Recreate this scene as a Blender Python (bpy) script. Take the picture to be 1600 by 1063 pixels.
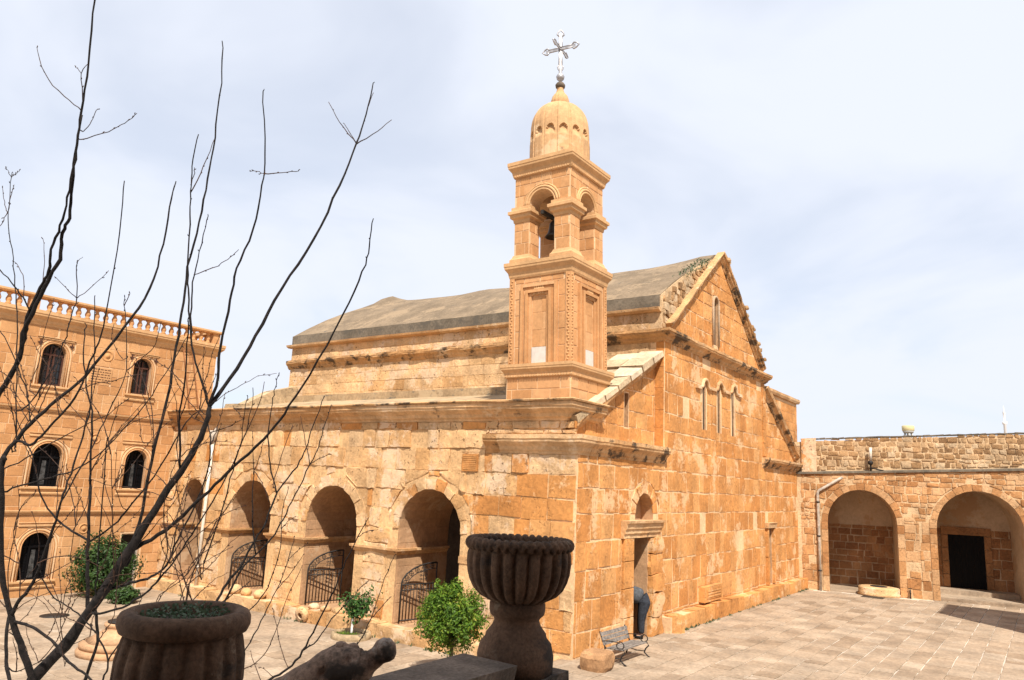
import bpy, bmesh, math, random
from math import sin, cos, pi, radians, sqrt, atan2, hypot
from mathutils import Vector, Matrix, noise
from mathutils.geometry import tessellate_polygon

for o in list(bpy.data.objects): bpy.data.objects.remove(o)
random.seed(11)
sc = bpy.context.scene
COL = sc.collection
V3 = Vector

# ------------------------------------------------------------------ camera
FPX = 1170.0                                   # focal length in pixels of a 1600 wide picture
YAW, PIT, ROL = radians(54.3), radians(10.8), radians(2.65)
CAM = V3((-15.28, -8.95, 3.8))
FW = V3((sin(YAW)*cos(PIT), cos(YAW)*cos(PIT), sin(PIT)))
_r = V3((cos(YAW), -sin(YAW), 0)); _u = _r.cross(FW)
RT = _r*cos(ROL) + _u*sin(ROL)
UP = -_r*sin(ROL) + _u*cos(ROL)
cd = bpy.data.cameras.new('camera'); cam = bpy.data.objects.new('camera', cd); COL.objects.link(cam)
cam.matrix_world = Matrix(((RT.x, UP.x, -FW.x, CAM.x), (RT.y, UP.y, -FW.y, CAM.y), (RT.z, UP.z, -FW.z, CAM.z), (0, 0, 0, 1)))
cd.sensor_width = 36; cd.lens = FPX/1600*36; cd.clip_start = 0.1; cd.clip_end = 9000
sc.camera = cam
sc.render.resolution_x, sc.render.resolution_y = 1024, 680

def ray(px, py): return FW + RT*((px-800)/FPX) - UP*((py-531.5)/FPX)
def at(px, py, depth): return CAM + ray(px, py)*depth
def on(px, py, axis, val):
    d = ray(px, py); return CAM + d*((val-CAM[axis])/d[axis])
def proj(p):
    v = p-CAM; w = v.dot(FW)
    if w < .2: return None
    return 800+FPX*v.dot(RT)/w, 531.5-FPX*v.dot(UP)/w

# ------------------------------------------------------------------ sky, sun, exposure
SUN_TRAVEL = V3((0.412, 0.432, -0.802)).normalized()
SUN_EL = math.asin(-SUN_TRAVEL.z); SUN_AZ = atan2(-SUN_TRAVEL.x, -SUN_TRAVEL.y)
w = bpy.data.worlds.new('World'); sc.world = w; w.use_nodes = True
nt = w.node_tree; N = nt.nodes; L = nt.links; N.clear()
out = N.new('ShaderNodeOutputWorld'); bg = N.new('ShaderNodeBackground'); bg.inputs[1].default_value = 0.1
sky = N.new('ShaderNodeTexSky'); sky.sky_type = 'NISHITA'; sky.sun_disc = False
sky.sun_elevation = SUN_EL; sky.sun_rotation = SUN_AZ % (2*pi); sky.dust_density = 1.0; sky.air_density = 1.0
tc = N.new('ShaderNodeTexCoord'); sp = N.new('ShaderNodeSeparateXYZ'); L.new(tc.outputs['Generated'], sp.inputs[0])
ad = N.new('ShaderNodeMath'); ad.operation = 'ADD'; ad.inputs[1].default_value = .22; L.new(sp.outputs['Z'], ad.inputs[0])
mx_ = N.new('ShaderNodeMath'); mx_.operation = 'MAXIMUM'; mx_.inputs[1].default_value = .08; L.new(ad.outputs[0], mx_.inputs[0])
dx = N.new('ShaderNodeMath'); dx.operation = 'DIVIDE'; L.new(sp.outputs['X'], dx.inputs[0]); L.new(mx_.outputs[0], dx.inputs[1])
dy = N.new('ShaderNodeMath'); dy.operation = 'DIVIDE'; L.new(sp.outputs['Y'], dy.inputs[0]); L.new(mx_.outputs[0], dy.inputs[1])
cb = N.new('ShaderNodeCombineXYZ'); L.new(dx.outputs[0], cb.inputs[0]); L.new(dy.outputs[0], cb.inputs[1])
nz = N.new('ShaderNodeTexNoise'); nz.inputs['Scale'].default_value = 1.25; nz.inputs['Detail'].default_value = 5; nz.inputs['Roughness'].default_value = .5
nz.inputs['Distortion'].default_value = .5
L.new(cb.outputs[0], nz.inputs['Vector'])
mr = N.new('ShaderNodeMapRange'); mr.interpolation_type = 'SMOOTHSTEP'
mr.inputs[1].default_value = .30; mr.inputs[2].default_value = .57; mr.inputs[3].default_value = .70; mr.inputs[4].default_value = 1.0
L.new(nz.outputs['Fac'], mr.inputs[0])
mix = N.new('ShaderNodeMix'); mix.data_type = 'RGBA'
L.new(mr.outputs[0], mix.inputs[0]); L.new(sky.outputs[0], mix.inputs[6]); mix.inputs[7].default_value = (5.55, 5.85, 6.55, 1)
L.new(mix.outputs[2], bg.inputs[0]); L.new(bg.outputs[0], out.inputs[0])

sd = bpy.data.lights.new('sun', 'SUN'); sd.energy = 5.0; sd.angle = radians(1.1); sd.color = (1.0, .93, .82)
so = bpy.data.objects.new('sun', sd); COL.objects.link(so); so.location = (-30, -30, 60)
so.rotation_euler = SUN_TRAVEL.to_track_quat('-Z', 'Y').to_euler()
vs = sc.view_settings; vs.view_transform = 'Standard'; vs.look = 'None'; vs.exposure = 0.68; vs.gamma = 1; vs.use_curve_mapping = False
sc.render.engine = 'CYCLES'

# ------------------------------------------------------------------ materials
MATS = {}
def _mat(name):
    m = bpy.data.materials.new(name); m.use_nodes = True; MATS[name] = m
    b = m.node_tree.nodes['Principled BSDF']; b.inputs['Roughness'].default_value = .9
    b.inputs['Specular IOR Level'].default_value = .25
    return m, m.node_tree.nodes, m.node_tree.links, b
def _noise(N, L, pos, scale, detail=4, rough=.55, sv=None):
    n = N.new('ShaderNodeTexNoise'); n.inputs['Scale'].default_value = scale; n.inputs['Detail'].default_value = detail
    n.inputs['Roughness'].default_value = rough
    if sv:
        mp = N.new('ShaderNodeMapping'); mp.inputs['Scale'].default_value = sv; L.new(pos, mp.inputs[0]); L.new(mp.outputs[0], n.inputs['Vector'])
    else: L.new(pos, n.inputs['Vector'])
    return n.outputs['Fac']
def _rng(N, L, s, a, b, c, d, smooth=True):
    m = N.new('ShaderNodeMapRange'); m.interpolation_type = 'SMOOTHSTEP' if smooth else 'LINEAR'
    for i, v in enumerate((a, b, c, d)): m.inputs[i+1].default_value = v
    L.new(s, m.inputs[0]); return m.outputs[0]
def _mix(N, L, f, a, b, mode='MIX'):
    m = N.new('ShaderNodeMix'); m.data_type = 'RGBA'; m.blend_type = mode
    for i, x in ((0, f), (6, a), (7, b)):
        if isinstance(x, (int, float)): m.inputs[i].default_value = x
        elif isinstance(x, tuple): m.inputs[i].default_value = (*x, 1) if len(x) == 3 else x
        else: L.new(x, m.inputs[i])
    return m.outputs[2]
def _math(N, L, op, a, b):
    m = N.new('ShaderNodeMath'); m.operation = op
    for i, x in ((0, a), (1, b)):
        if isinstance(x, (int, float)): m.inputs[i].default_value = x
        else: L.new(x, m.inputs[i])
    return m.outputs[0]
def stone_mat(name, cols, smear=None, smear_t=.62, pit=.5, bump=.5, stain=None, stain_t=.62, vary=.22, pit_scale=16, rough=.92, streak=0, scale=1.0, erode=0):
    m, N, L, b = _mat(name)
    pos = N.new('ShaderNodeNewGeometry').outputs['Position']
    at_ = N.new('ShaderNodeAttribute'); at_.attribute_name = 'tint'
    rp = N.new('ShaderNodeValToRGB'); cr = rp.color_ramp
    while len(cr.elements) < len(cols): cr.elements.new(.5)
    for e, (p, c) in zip(cr.elements, cols): e.position = p; e.color = (*c, 1)
    L.new(at_.outputs['Fac'], rp.inputs[0])
    col = rp.outputs[0]
    n1 = _noise(N, L, pos, 1.1*scale, 6, .6); n2 = _noise(N, L, pos, 11*scale, 7, .65)
    k = _math(N, L, 'MULTIPLY', _rng(N, L, n1, .25, .75, 1-vary, 1+vary), _rng(N, L, n2, .25, .75, 1-vary*.9, 1+vary*.7))
    hs = N.new('ShaderNodeHueSaturation'); L.new(k, hs.inputs['Value']); L.new(col, hs.inputs['Color']); col = hs.outputs[0]
    if smear:
        s = _math(N, L, 'ADD', _noise(N, L, pos, .75*scale, 9, .72), _math(N, L, 'MULTIPLY', n2, .12))
        col = _mix(N, L, _rng(N, L, s, smear_t, smear_t+.07, 0, .85), col, smear)
    if streak:
        s = _noise(N, L, pos, 2.2, 5, .6, (1, 1, .12))
        col = _mix(N, L, _rng(N, L, s, .5, .75, 0, streak), col, (.16, .09, .045))
    if stain:
        s = _noise(N, L, pos, 1.5, 8, .7, (1, 1, 1.5))
        col = _mix(N, L, _rng(N, L, s, stain_t, stain_t+.1, 0, .9), col, stain)
    n3 = _noise(N, L, pos, pit_scale*scale, 4, .7); patch = _rng(N, L, _noise(N, L, pos, 1.6*scale, 3), .42, .62, 0, 1)
    pits = _math(N, L, 'MULTIPLY', _rng(N, L, n3, .56, .68, 0, 1), patch)
    col = _mix(N, L, _math(N, L, 'MULTIPLY', pits, pit*.75), col, (.13, .055, .02), 'MIX')
    L.new(col, b.inputs['Base Color']); b.inputs['Roughness'].default_value = rough
    h = _math(N, L, 'SUBTRACT', _math(N, L, 'ADD', _math(N, L, 'MULTIPLY', n2, .6), _math(N, L, 'MULTIPLY', _noise(N, L, pos, 45*scale, 4, .6), .25)), _math(N, L, 'MULTIPLY', pits, pit*1.2))
    if erode: h = _math(N, L, 'ADD', h, _math(N, L, 'MULTIPLY', _math(N, L, 'MULTIPLY', _noise(N, L, pos, 4.5, 10, .78), _rng(N, L, _noise(N, L, pos, .9, 3), .35, .6, .25, 1)), erode))
    bp = N.new('ShaderNodeBump'); bp.inputs['Strength'].default_value = bump; bp.inputs['Distance'].default_value = .035/scale
    L.new(h, bp.inputs['Height']); L.new(bp.outputs[0], b.inputs['Normal'])
    return m
def plain_mat(name, c, rough=.8, vary=.15, scale=8, metal=0, bump=.15, c2=None, spec=.3):
    m, N, L, b = _mat(name)
    pos = N.new('ShaderNodeNewGeometry').outputs['Position']
    n = _noise(N, L, pos, scale, 6, .62)
    c2 = c2 or tuple(x*(1-vary*2) for x in c)
    L.new(_mix(N, L, _rng(N, L, n, .3, .7, 0, 1), tuple(min(1, x*(1+vary)) for x in c), c2), b.inputs['Base Color'])
    b.inputs['Roughness'].default_value = rough; b.inputs['Metallic'].default_value = metal; b.inputs['Specular IOR Level'].default_value = spec
    bp = N.new('ShaderNodeBump'); bp.inputs['Strength'].default_value = bump; bp.inputs['Distance'].default_value = .02
    L.new(_noise(N, L, pos, scale*4, 5, .6), bp.inputs['Height']); L.new(bp.outputs[0], b.inputs['Normal'])
    return m
def leaf_mat(name, cols):
    m, N, L, b = _mat(name)
    at_ = N.new('ShaderNodeAttribute'); at_.attribute_name = 'tint'
    rp = N.new('ShaderNodeValToRGB'); cr = rp.color_ramp
    while len(cr.elements) < len(cols): cr.elements.new(.5)
    for e, (p, c) in zip(cr.elements, cols): e.position = p; e.color = (*c, 1)
    L.new(at_.outputs['Fac'], rp.inputs[0]); L.new(rp.outputs[0], b.inputs['Base Color'])
    b.inputs['Roughness'].default_value = .5
    tr = N.new('ShaderNodeBsdfTranslucent'); L.new(rp.outputs[0], tr.inputs[0])
    ms = N.new('ShaderNodeMixShader'); ms.inputs[0].default_value = .25
    o = [n for n in N if n.type == 'OUTPUT_MATERIAL'][0]
    L.new(b.outputs[0], ms.inputs[1]); L.new(tr.outputs[0], ms.inputs[2]); L.new(ms.outputs[0], o.inputs[0])
    return m

OR = [(0, (.45, .192, .055)), (.3, (.50, .225, .069)), (.7, (.53, .25, .082)), (1, (.565, .29, .108))]
PALE = [(0, (.49, .225, .075)), (.15, (.54, .30, .125)), (.5, (.59, .365, .178)), (1, (.635, .42, .23))]
TOW = [(0, (.45, .225, .092)), (.5, (.50, .262, .115)), (1, (.55, .315, .155))]
LBC = [(0, (.42, .205, .082)), (.5, (.475, .25, .107)), (1, (.52, .29, .135))]
RUB = [(0, (.20, .115, .055)), (.35, (.34, .20, .095)), (.7, (.40, .26, .14)), (1, (.48, .36, .23))]
ARC = [(0, (.33, .155, .06)), (.5, (.45, .235, .10)), (1, (.52, .33, .18))]
stone_mat('stone_orange', OR, smear=(.64, .42, .235), smear_t=.59, streak=.18, pit=.8, bump=.65, erode=.7)
stone_mat('stone_pale', PALE, smear=(.66, .48, .32), smear_t=.57, streak=.24, pit=1.0, bump=1.0, vary=.26, pit_scale=11, erode=1.7)
stone_mat('stone_tower', TOW, smear=(.58, .40, .25), smear_t=.70, pit=.12, bump=.3, vary=.14)
stone_mat('stone_house', LBC, smear=(.58, .40, .24), smear_t=.72, pit=.1, bump=.25, vary=.14)
stone_mat('stone_rubble', RUB, pit=.4, bump=1.0, vary=.3)
stone_mat('stone_arcade', ARC, smear=(.54, .37, .22), smear_t=.66, pit=.6, bump=.8, vary=.25)
stone_mat('mortar_orange', [(0, (.645, .425, .235)), (1, (.67, .45, .26))], pit=.3, bump=.7, vary=.2)
stone_mat('mortar_pale', [(0, (.58, .36, .175)), (1, (.61, .39, .20))], pit=.5, bump=1.0, vary=.25)
stone_mat('mortar_house', [(0, (.62, .42, .245)), (1, (.64, .44, .265))], pit=.1, bump=.4, vary=.12)
stone_mat('mortar_rubble', [(0, (.54, .375, .215)), (1, (.56, .395, .235))], pit=.4, bump=1.0, vary=.2)
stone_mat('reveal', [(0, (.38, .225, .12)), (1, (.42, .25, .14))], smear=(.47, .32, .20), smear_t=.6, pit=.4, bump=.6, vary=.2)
stone_mat('cornice', [(0, (.43, .235, .10)), (1, (.57, .37, .20))], smear=(.62, .46, .30), smear_t=.62, stain=(.05, .038, .027), stain_t=.60, pit=.5, bump=.7)
stone_mat('cornice_black', [(0, (.43, .235, .10)), (1, (.55, .34, .17))], smear=(.58, .42, .27), smear_t=.64, stain=(.045, .036, .027), stain_t=.495, pit=.5, bump=.8)
stone_mat('cornice_tower', [(0, (.50, .29, .135)), (1, (.56, .34, .17))], pit=.15, bump=.35, stain=(.16, .09, .045), stain_t=.66, vary=.15)
stone_mat('roof_screed', [(0, (.175, .128, .082)), (1, (.195, .142, .092))], smear=(.27, .195, .122), smear_t=.58, stain=(.075, .07, .06), stain_t=.60, pit=.2, bump=.6, vary=.25)
stone_mat('roof_edge', [(0, (.135, .112, .084)), (1, (.165, .135, .10))], stain=(.095, .083, .067), stain_t=.52, pit=.2, bump=.5, vary=.3)
stone_mat('roof_slab', [(0, (.22, .165, .10)), (.5, (.38, .28, .17)), (1, (.52, .42, .30))], stain=(.09, .075, .055), stain_t=.56, pit=.4, bump=.8, vary=.3)
stone_mat('paving', [(0, (.235, .168, .112)), (.4, (.29, .215, .15)), (1, (.335, .26, .19))], smear=(.39, .32, .25), smear_t=.66, stain=(.20, .15, .11), stain_t=.64, pit=.25, bump=.35, vary=.25)
stone_mat('paving_joint', [(0, (.47, .40, .33)), (1, (.50, .43, .36))], pit=.1, bump=.4, vary=.2)
stone_mat('plaster', [(0, (.46, .345, .24)), (1, (.48, .36, .25))], smear=(.40, .255, .15), smear_t=.56, pit=.2, bump=.4, vary=.15)
stone_mat('marble', [(0, (.52, .47, .42)), (1, (.56, .51, .46))], pit=.05, bump=.1, vary=.1)
stone_mat('dark_urn', [(0, (.098, .057, .034)), (1, (.132, .077, .047))], smear=(.19, .14, .095), smear_t=.64, stain=(.03, .024, .02), stain_t=.54, pit=.5, bump=.8, vary=.4, scale=5)
stone_mat('dark_coping', [(0, (.13, .10, .075)), (1, (.16, .12, .09))], stain=(.03, .026, .022), stain_t=.55, pit=.5, bump=.8, vary=.4, scale=4)
stone_mat('dark_carving', [(0, (.22, .145, .10)), (1, (.26, .17, .12))], smear=(.34, .28, .23), smear_t=.6, stain=(.03, .025, .02), stain_t=.58, pit=.6, bump=1.0, vary=.45, scale=5)
stone_mat('red_stone', [(0, (.30, .165, .078)), (1, (.36, .20, .10))], pit=.4, bump=.7, vary=.3, scale=2)
plain_mat('iron', (.030, .026, .024), rough=.6, metal=.3)
plain_mat('black_metal', (.008, .008, .008), rough=.5, metal=0, bump=.05)
plain_mat('grey_pipe', (.42, .36, .30), rough=.5, vary=.2)
plain_mat('white_pipe', (.58, .52, .44), rough=.45, vary=.1)
plain_mat('silver', (.40, .39, .40), rough=.45, metal=.5, bump=.05)
plain_mat('bronze', (.05, .045, .038), rough=.45, metal=.6)
plain_mat('bench_wood', (.20, .175, .155), rough=.65, vary=.25, scale=14)
plain_mat('red_wood', (.07, .028, .018), rough=.6)
plain_mat('bark', (.014, .010, .009), rough=.85, vary=.4, scale=25, bump=.5)
plain_mat('twig', (.055, .028, .018), rough=.8, vary=.3, scale=30)
plain_mat('brown_bark', (.12, .085, .06), rough=.85, vary=.3, scale=20)
plain_mat('lime_wash', (.72, .70, .66), rough=.8)
plain_mat('soil', (.07, .045, .03), rough=.95, vary=.4, bump=.8)
plain_mat('grass_patch', (.09, .14, .04), rough=.9, vary=.3)
plain_mat('earth', (.33, .25, .16), rough=.95, vary=.25, scale=.05)
plain_mat('jeans', (.026, .030, .040), rough=.9, vary=.25, scale=20)
plain_mat('grey_jacket', (.075, .080, .090), rough=.9, vary=.2, scale=15)
plain_mat('skin', (.42, .24, .16), rough=.6)
plain_mat('hair', (.02, .015, .012), rough=.6)
plain_mat('tank_yellow', (.52, .44, .24), rough=.7)
plain_mat('concrete', (.36, .35, .33), rough=.9)
plain_mat('pale_far', (.72, .70, .70), rough=.9)
m, N_, L_, b_ = _mat('glass'); b_.inputs['Base Color'].default_value = (.012, .014, .018, 1); b_.inputs['Roughness'].default_value = .08; b_.inputs['Specular IOR Level'].default_value = .5
m, N_, L_, b_ = _mat('slit_glass'); b_.inputs['Base Color'].default_value = (.05, .042, .036, 1); b_.inputs['Roughness'].default_value = .25
m, N_, L_, b_ = _mat('dark_glass'); b_.inputs['Base Color'].default_value = (.004, .004, .005, 1); b_.inputs['Roughness'].default_value = .5; b_.inputs['Specular IOR Level'].default_value = .1
leaf_mat('leaf_bright', [(0, (.030, .075, .008)), (.5, (.085, .165, .014)), (.93, (.19, .25, .025)), (1, (.30, .27, .05))])
leaf_mat('leaf_dark', [(0, (.018, .045, .012)), (.5, (.035, .075, .018)), (1, (.065, .115, .03))])
leaf_mat('leaf_citrus', [(0, (.022, .060, .015)), (.5, (.045, .11, .025)), (1, (.09, .18, .04))])
leaf_mat('leaf_herb', [(0, (.05, .08, .04)), (1, (.11, .15, .08))])

# ------------------------------------------------------------------ mesh helpers
WL = {}
def empty(name, loc, label, cat, group=None):
    o = bpy.data.objects.new(name, None); COL.objects.link(o); o.location = loc; o.empty_display_size = .3
    o['label'] = label; o['category'] = cat
    if group: o['group'] = group
    WL[o.name] = V3(loc); return o
def tag(o, label, cat, group=None):
    o['label'] = label; o['category'] = cat
    if group: o['group'] = group
    return o
class MB:
    def __init__(s): s.v = []; s.f = []; s.m = []; s.t = []; s.s = []
    def add(s, vs, fs, mat=0, tint=None, smooth=False):
        k = len(s.v); s.v += [V3(p) for p in vs]
        t = random.random() if tint is None else tint
        for j_, f in enumerate(fs): s.f.append([i+k for i in f]); s.m.append(mat); s.t.append(t); s.s.append(smooth if smooth in (True, False) else j_ < smooth)
        return s
    def box(s, a, b, mat=0, tint=None, j=0):
        (x0, y0, z0), (x1, y1, z1) = a, b
        vs = [V3((x, y, z)) for z in (z0, z1) for y in (y0, y1) for x in (x0, x1)]
        if j: vs = [p+V3((random.uniform(-j, j), random.uniform(-j, j), random.uniform(-j, j))) for p in vs]
        return s.add(vs, [(0, 2, 3, 1), (4, 5, 7, 6), (0, 1, 5, 4), (2, 6, 7, 3), (0, 4, 6, 2), (1, 3, 7, 5)], mat, tint)
    def bar(s, p, q, up, w, h, mat=0, tint=None):
        p = V3(p); q = V3(q); d = (q-p).normalized(); u = V3(up); sd = d.cross(u).normalized(); u = sd.cross(d).normalized()
        vs = [c+sd*a*w/2+u*b_*h/2 for c in (p, q) for a, b_ in ((-1, -1), (1, -1), (1, 1), (-1, 1))]
        return s.add(vs, [(0, 1, 2, 3), (4, 7, 6, 5), (0, 4, 5, 1), (1, 5, 6, 2), (2, 6, 7, 3), (3, 7, 4, 0)], mat, tint)
    def prism(s, poly, d, mat=0, tint=None):
        n = len(poly); a = [V3(p) for p in poly]; b_ = [p+V3(d) for p in a]
        return s.add(a+b_, [list(range(n))[::-1], list(range(n, 2*n))]+[(i, (i+1) % n, n+(i+1) % n, n+i) for i in range(n)], mat, tint)
    def tube(s, pts, rad, seg=6, mat=0, tint=None, cap=True):
        pts = [V3(p) for p in pts]; n = len(pts)
        if not hasattr(rad, '__len__'): rad = [rad]*n
        vs = []; pu = None
        for i, p in enumerate(pts):
            d = (pts[min(i+1, n-1)]-pts[max(i-1, 0)])
            d = d.normalized() if d.length > 1e-6 else V3((0, 0, 1))
            if pu is None: pu = V3((0, 0, 1)) if abs(d.z) < .9 else V3((1, 0, 0))
            sd = d.cross(pu).normalized(); pu = sd.cross(d).normalized()
            for k in range(seg): a = 2*pi*k/seg; vs.append(p+(sd*cos(a)+pu*sin(a))*rad[i])
        fs = [(i*seg+k, i*seg+(k+1) % seg, (i+1)*seg+(k+1) % seg, (i+1)*seg+k) for i in range(n-1) for k in range(seg)]
        if cap: fs += [list(range(seg))[::-1], list(range((n-1)*seg, n*seg))]
        return s.add(vs, fs, mat, tint, True)
    def lathe(s, c, prof, seg=32, mat=0, tint=None, mod=None, smooth=True, cap=True):
        c = V3(c); vs = []
        for r, z in prof:
            for k in range(seg):
                a = 2*pi*k/seg; rr = r*(mod(a, z, r) if mod else 1); vs.append(c+V3((rr*cos(a), rr*sin(a), z)))
        n = len(prof)
        fs = [(i*seg+k, i*seg+(k+1) % seg, (i+1)*seg+(k+1) % seg, (i+1)*seg+k) for i in range(n-1) for k in range(seg)]
        if cap: fs += [list(range(seg))[::-1], list(range((n-1)*seg, n*seg))]
        return s.add(vs, fs, mat, tint, smooth)
    def build(s, name, mats, parent=None, kind=None):
        me = bpy.data.meshes.new(name)
        if not s.v: s.v = [V3((0, 0, 0))]
        lo = V3([min(p[i] for p in s.v) for i in range(3)]); hi = V3([max(p[i] for p in s.v) for i in range(3)])
        c = V3(((lo.x+hi.x)/2, (lo.y+hi.y)/2, lo.z))
        me.from_pydata([p-c for p in s.v], [], s.f)
        if isinstance(mats, str): mats = [mats]
        for x in mats: me.materials.append(MATS[x])
        me.polygons.foreach_set('material_index', s.m); me.polygons.foreach_set('use_smooth', s.s)
        a = me.attributes.new('tint', 'FLOAT', 'FACE'); a.data.foreach_set('value', s.t)
        me.validate(); me.update()
        return place(name, me, c, parent, kind)
def place(name, me, c, parent=None, kind=None):
    o = bpy.data.objects.new(name, me); COL.objects.link(o)
    WL[o.name] = V3(c)
    if parent: o.parent = parent; o.location = V3(c)-WL[parent.name]
    else: o.location = c
    if kind: o['kind'] = kind
    return o
def fix_normals(o):
    bm = bmesh.new(); bm.from_mesh(o.data); bmesh.ops.recalc_face_normals(bm, faces=bm.faces); bm.to_mesh(o.data); bm.free(); return o

# frames for vertical wall faces: origin, u (along), v (up), n (outward)
def frame(O, U, Nn): return (V3(O), V3(U), V3((0, 0, 1)), V3(Nn))
def P(fr, u, v, w=0): return fr[0]+fr[1]*u+fr[2]*v+fr[3]*w
def clip(poly, a, b, c):
    r = []; n = len(poly)
    for i in range(n):
        p, q = poly[i], poly[(i+1) % n]; dp = a*p[0]+b*p[1]-c; dq = a*q[0]+b*q[1]-c
        if dp <= 0: r.append(p)
        if dp*dq < 0: t = dp/(dp-dq); r.append((p[0]+(q[0]-p[0])*t, p[1]+(q[1]-p[1])*t))
    return r
def area(p): return abs(sum(p[i][0]*p[(i+1) % len(p)][1]-p[(i+1) % len(p)][0]*p[i][1] for i in range(len(p))))/2
def rect_hole(u0, u1, v0, v1, m=0): return ('r', u0-m, u1+m, v0-m, v1+m)
def arch_hole(uc, r, v0, vs, k=1.0, t=0): return ('a', uc, r+t, v0, vs, k)
def subtract(polys, h):
    res = []
    for p in polys:
        if h[0] == 'r': u0, u1, v0, v1 = h[1:]
        else: u0, u1, v0, v1 = h[1]-h[2], h[1]+h[2], h[3], h[4]
        us = [q[0] for q in p]; vs_ = [q[1] for q in p]
        top = v1 if h[0] == 'r' else h[4]+h[2]*h[5]
        if max(us) <= u0 or min(us) >= u1 or max(vs_) <= v0 or min(vs_) >= top: res.append(p); continue
        parts = [clip(p, 1, 0, u0), clip(p, -1, 0, -u1)]
        mid = clip(clip(p, -1, 0, -u0), 1, 0, u1)
        if mid:
            parts.append(clip(mid, 0, 1, v0))
            ab = clip(mid, 0, -1, -v1)
            if h[0] == 'r': parts.append(ab)
            elif ab:
                uc, r, vs0, k = h[1], h[2], h[4], h[5]
                for half in (clip(ab, 1, 0, uc), clip(ab, -1, 0, -uc)):
                    if len(half) < 3: continue
                    cu = sum(q[0] for q in half)/len(half)-uc; cv = (sum(q[1] for q in half)/len(half)-vs0)/k
                    th = atan2(max(cv, .01), cu); parts.append(clip(half, -cos(th), -sin(th)/k, -(r+uc*cos(th)+vs0*sin(th)/k)))
        res += [q for q in parts if len(q) >= 3 and area(q) > .004]
    return res
def arch_loop(uc, r, v0, vs, k=1.0, n=14):
    return [(uc+r, v0)]+[(uc+r*cos(pi*i/n), vs+r*k*sin(pi*i/n)) for i in range(n+1)]+[(uc-r, v0)]
def rect_loop(u0, u1, v0, v1): return [(u0, v0), (u1, v0), (u1, v1), (u0, v1)]
def wall(mb, fr, outer, holes=(), th=.5, mat=0, jmat=0, front=0.0, step=None):
    loops = [outer]+list(holes)
    pts = [q for l in loops for q in l]
    tris = tessellate_polygon([[V3((q[0], q[1], 0)) for q in l] for l in loops])
    nv = len(pts)
    A = [P(fr, u, v, front) for u, v in pts]; B = [P(fr, u, v, -th) for u, v in pts]
    mb.add(A+B, [t for t in tris]+[[i+nv for i in t[::-1]] for t in tris], mat, .5)
    k = 0
    for li, l in enumerate(loops):
        n = len(l)
        mb.add([A[k+i] for i in range(n)]+[B[k+i] for i in range(n)], [(i, (i+1) % n, n+(i+1) % n, n+i) for i in range(n)], mat if li == 0 else jmat, .5)
        k += n
def courses(u0, u1, v0, v1, h, wr, gap=.02, jit=.008, hv=.18):
    out = []; v = v0
    while v < v1-.05:
        hh = h*random.uniform(1-hv, 1+hv)
        if v+hh > v1-.12: hh = v1-v
        u = u0-random.uniform(0, wr[1])
        while u < u1:
            ww = random.uniform(*wr)
            a, b_ = max(u, u0), min(u+ww, u1)
            if b_-a > .07:
                g = gap/2; J = lambda: random.uniform(-jit, jit)
                out.append([(a+g+J(), v+g+J()), (b_-g+J(), v+g+J()), (b_-g+J(), v+hh-g+J()), (a+g+J(), v+hh-g+J())])
            u += ww
        v += hh
    return out
def rubble(u0, u1, v0, v1, h, wr, gap=.03):
    return courses(u0, u1, v0, v1, h, wr, gap, .028, .4)
def voussoirs(uc, r, vs, k, t, n, gap=.02, a0=0, a1=pi, tv=(.85, 1.1)):
    out = []
    for i in range(n):
        p, q = a0+(a1-a0)*i/n, a0+(a1-a0)*(i+1)/n; g = gap/2/r; tt = t*random.uniform(*tv)
        f = lambda rr, a: (uc+rr*cos(a), vs+rr*k*sin(a))
        out.append([f(r, p+g), f(r+tt, p+g), f(r+tt, q-g), f(r, q-g)])
    return out
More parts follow.
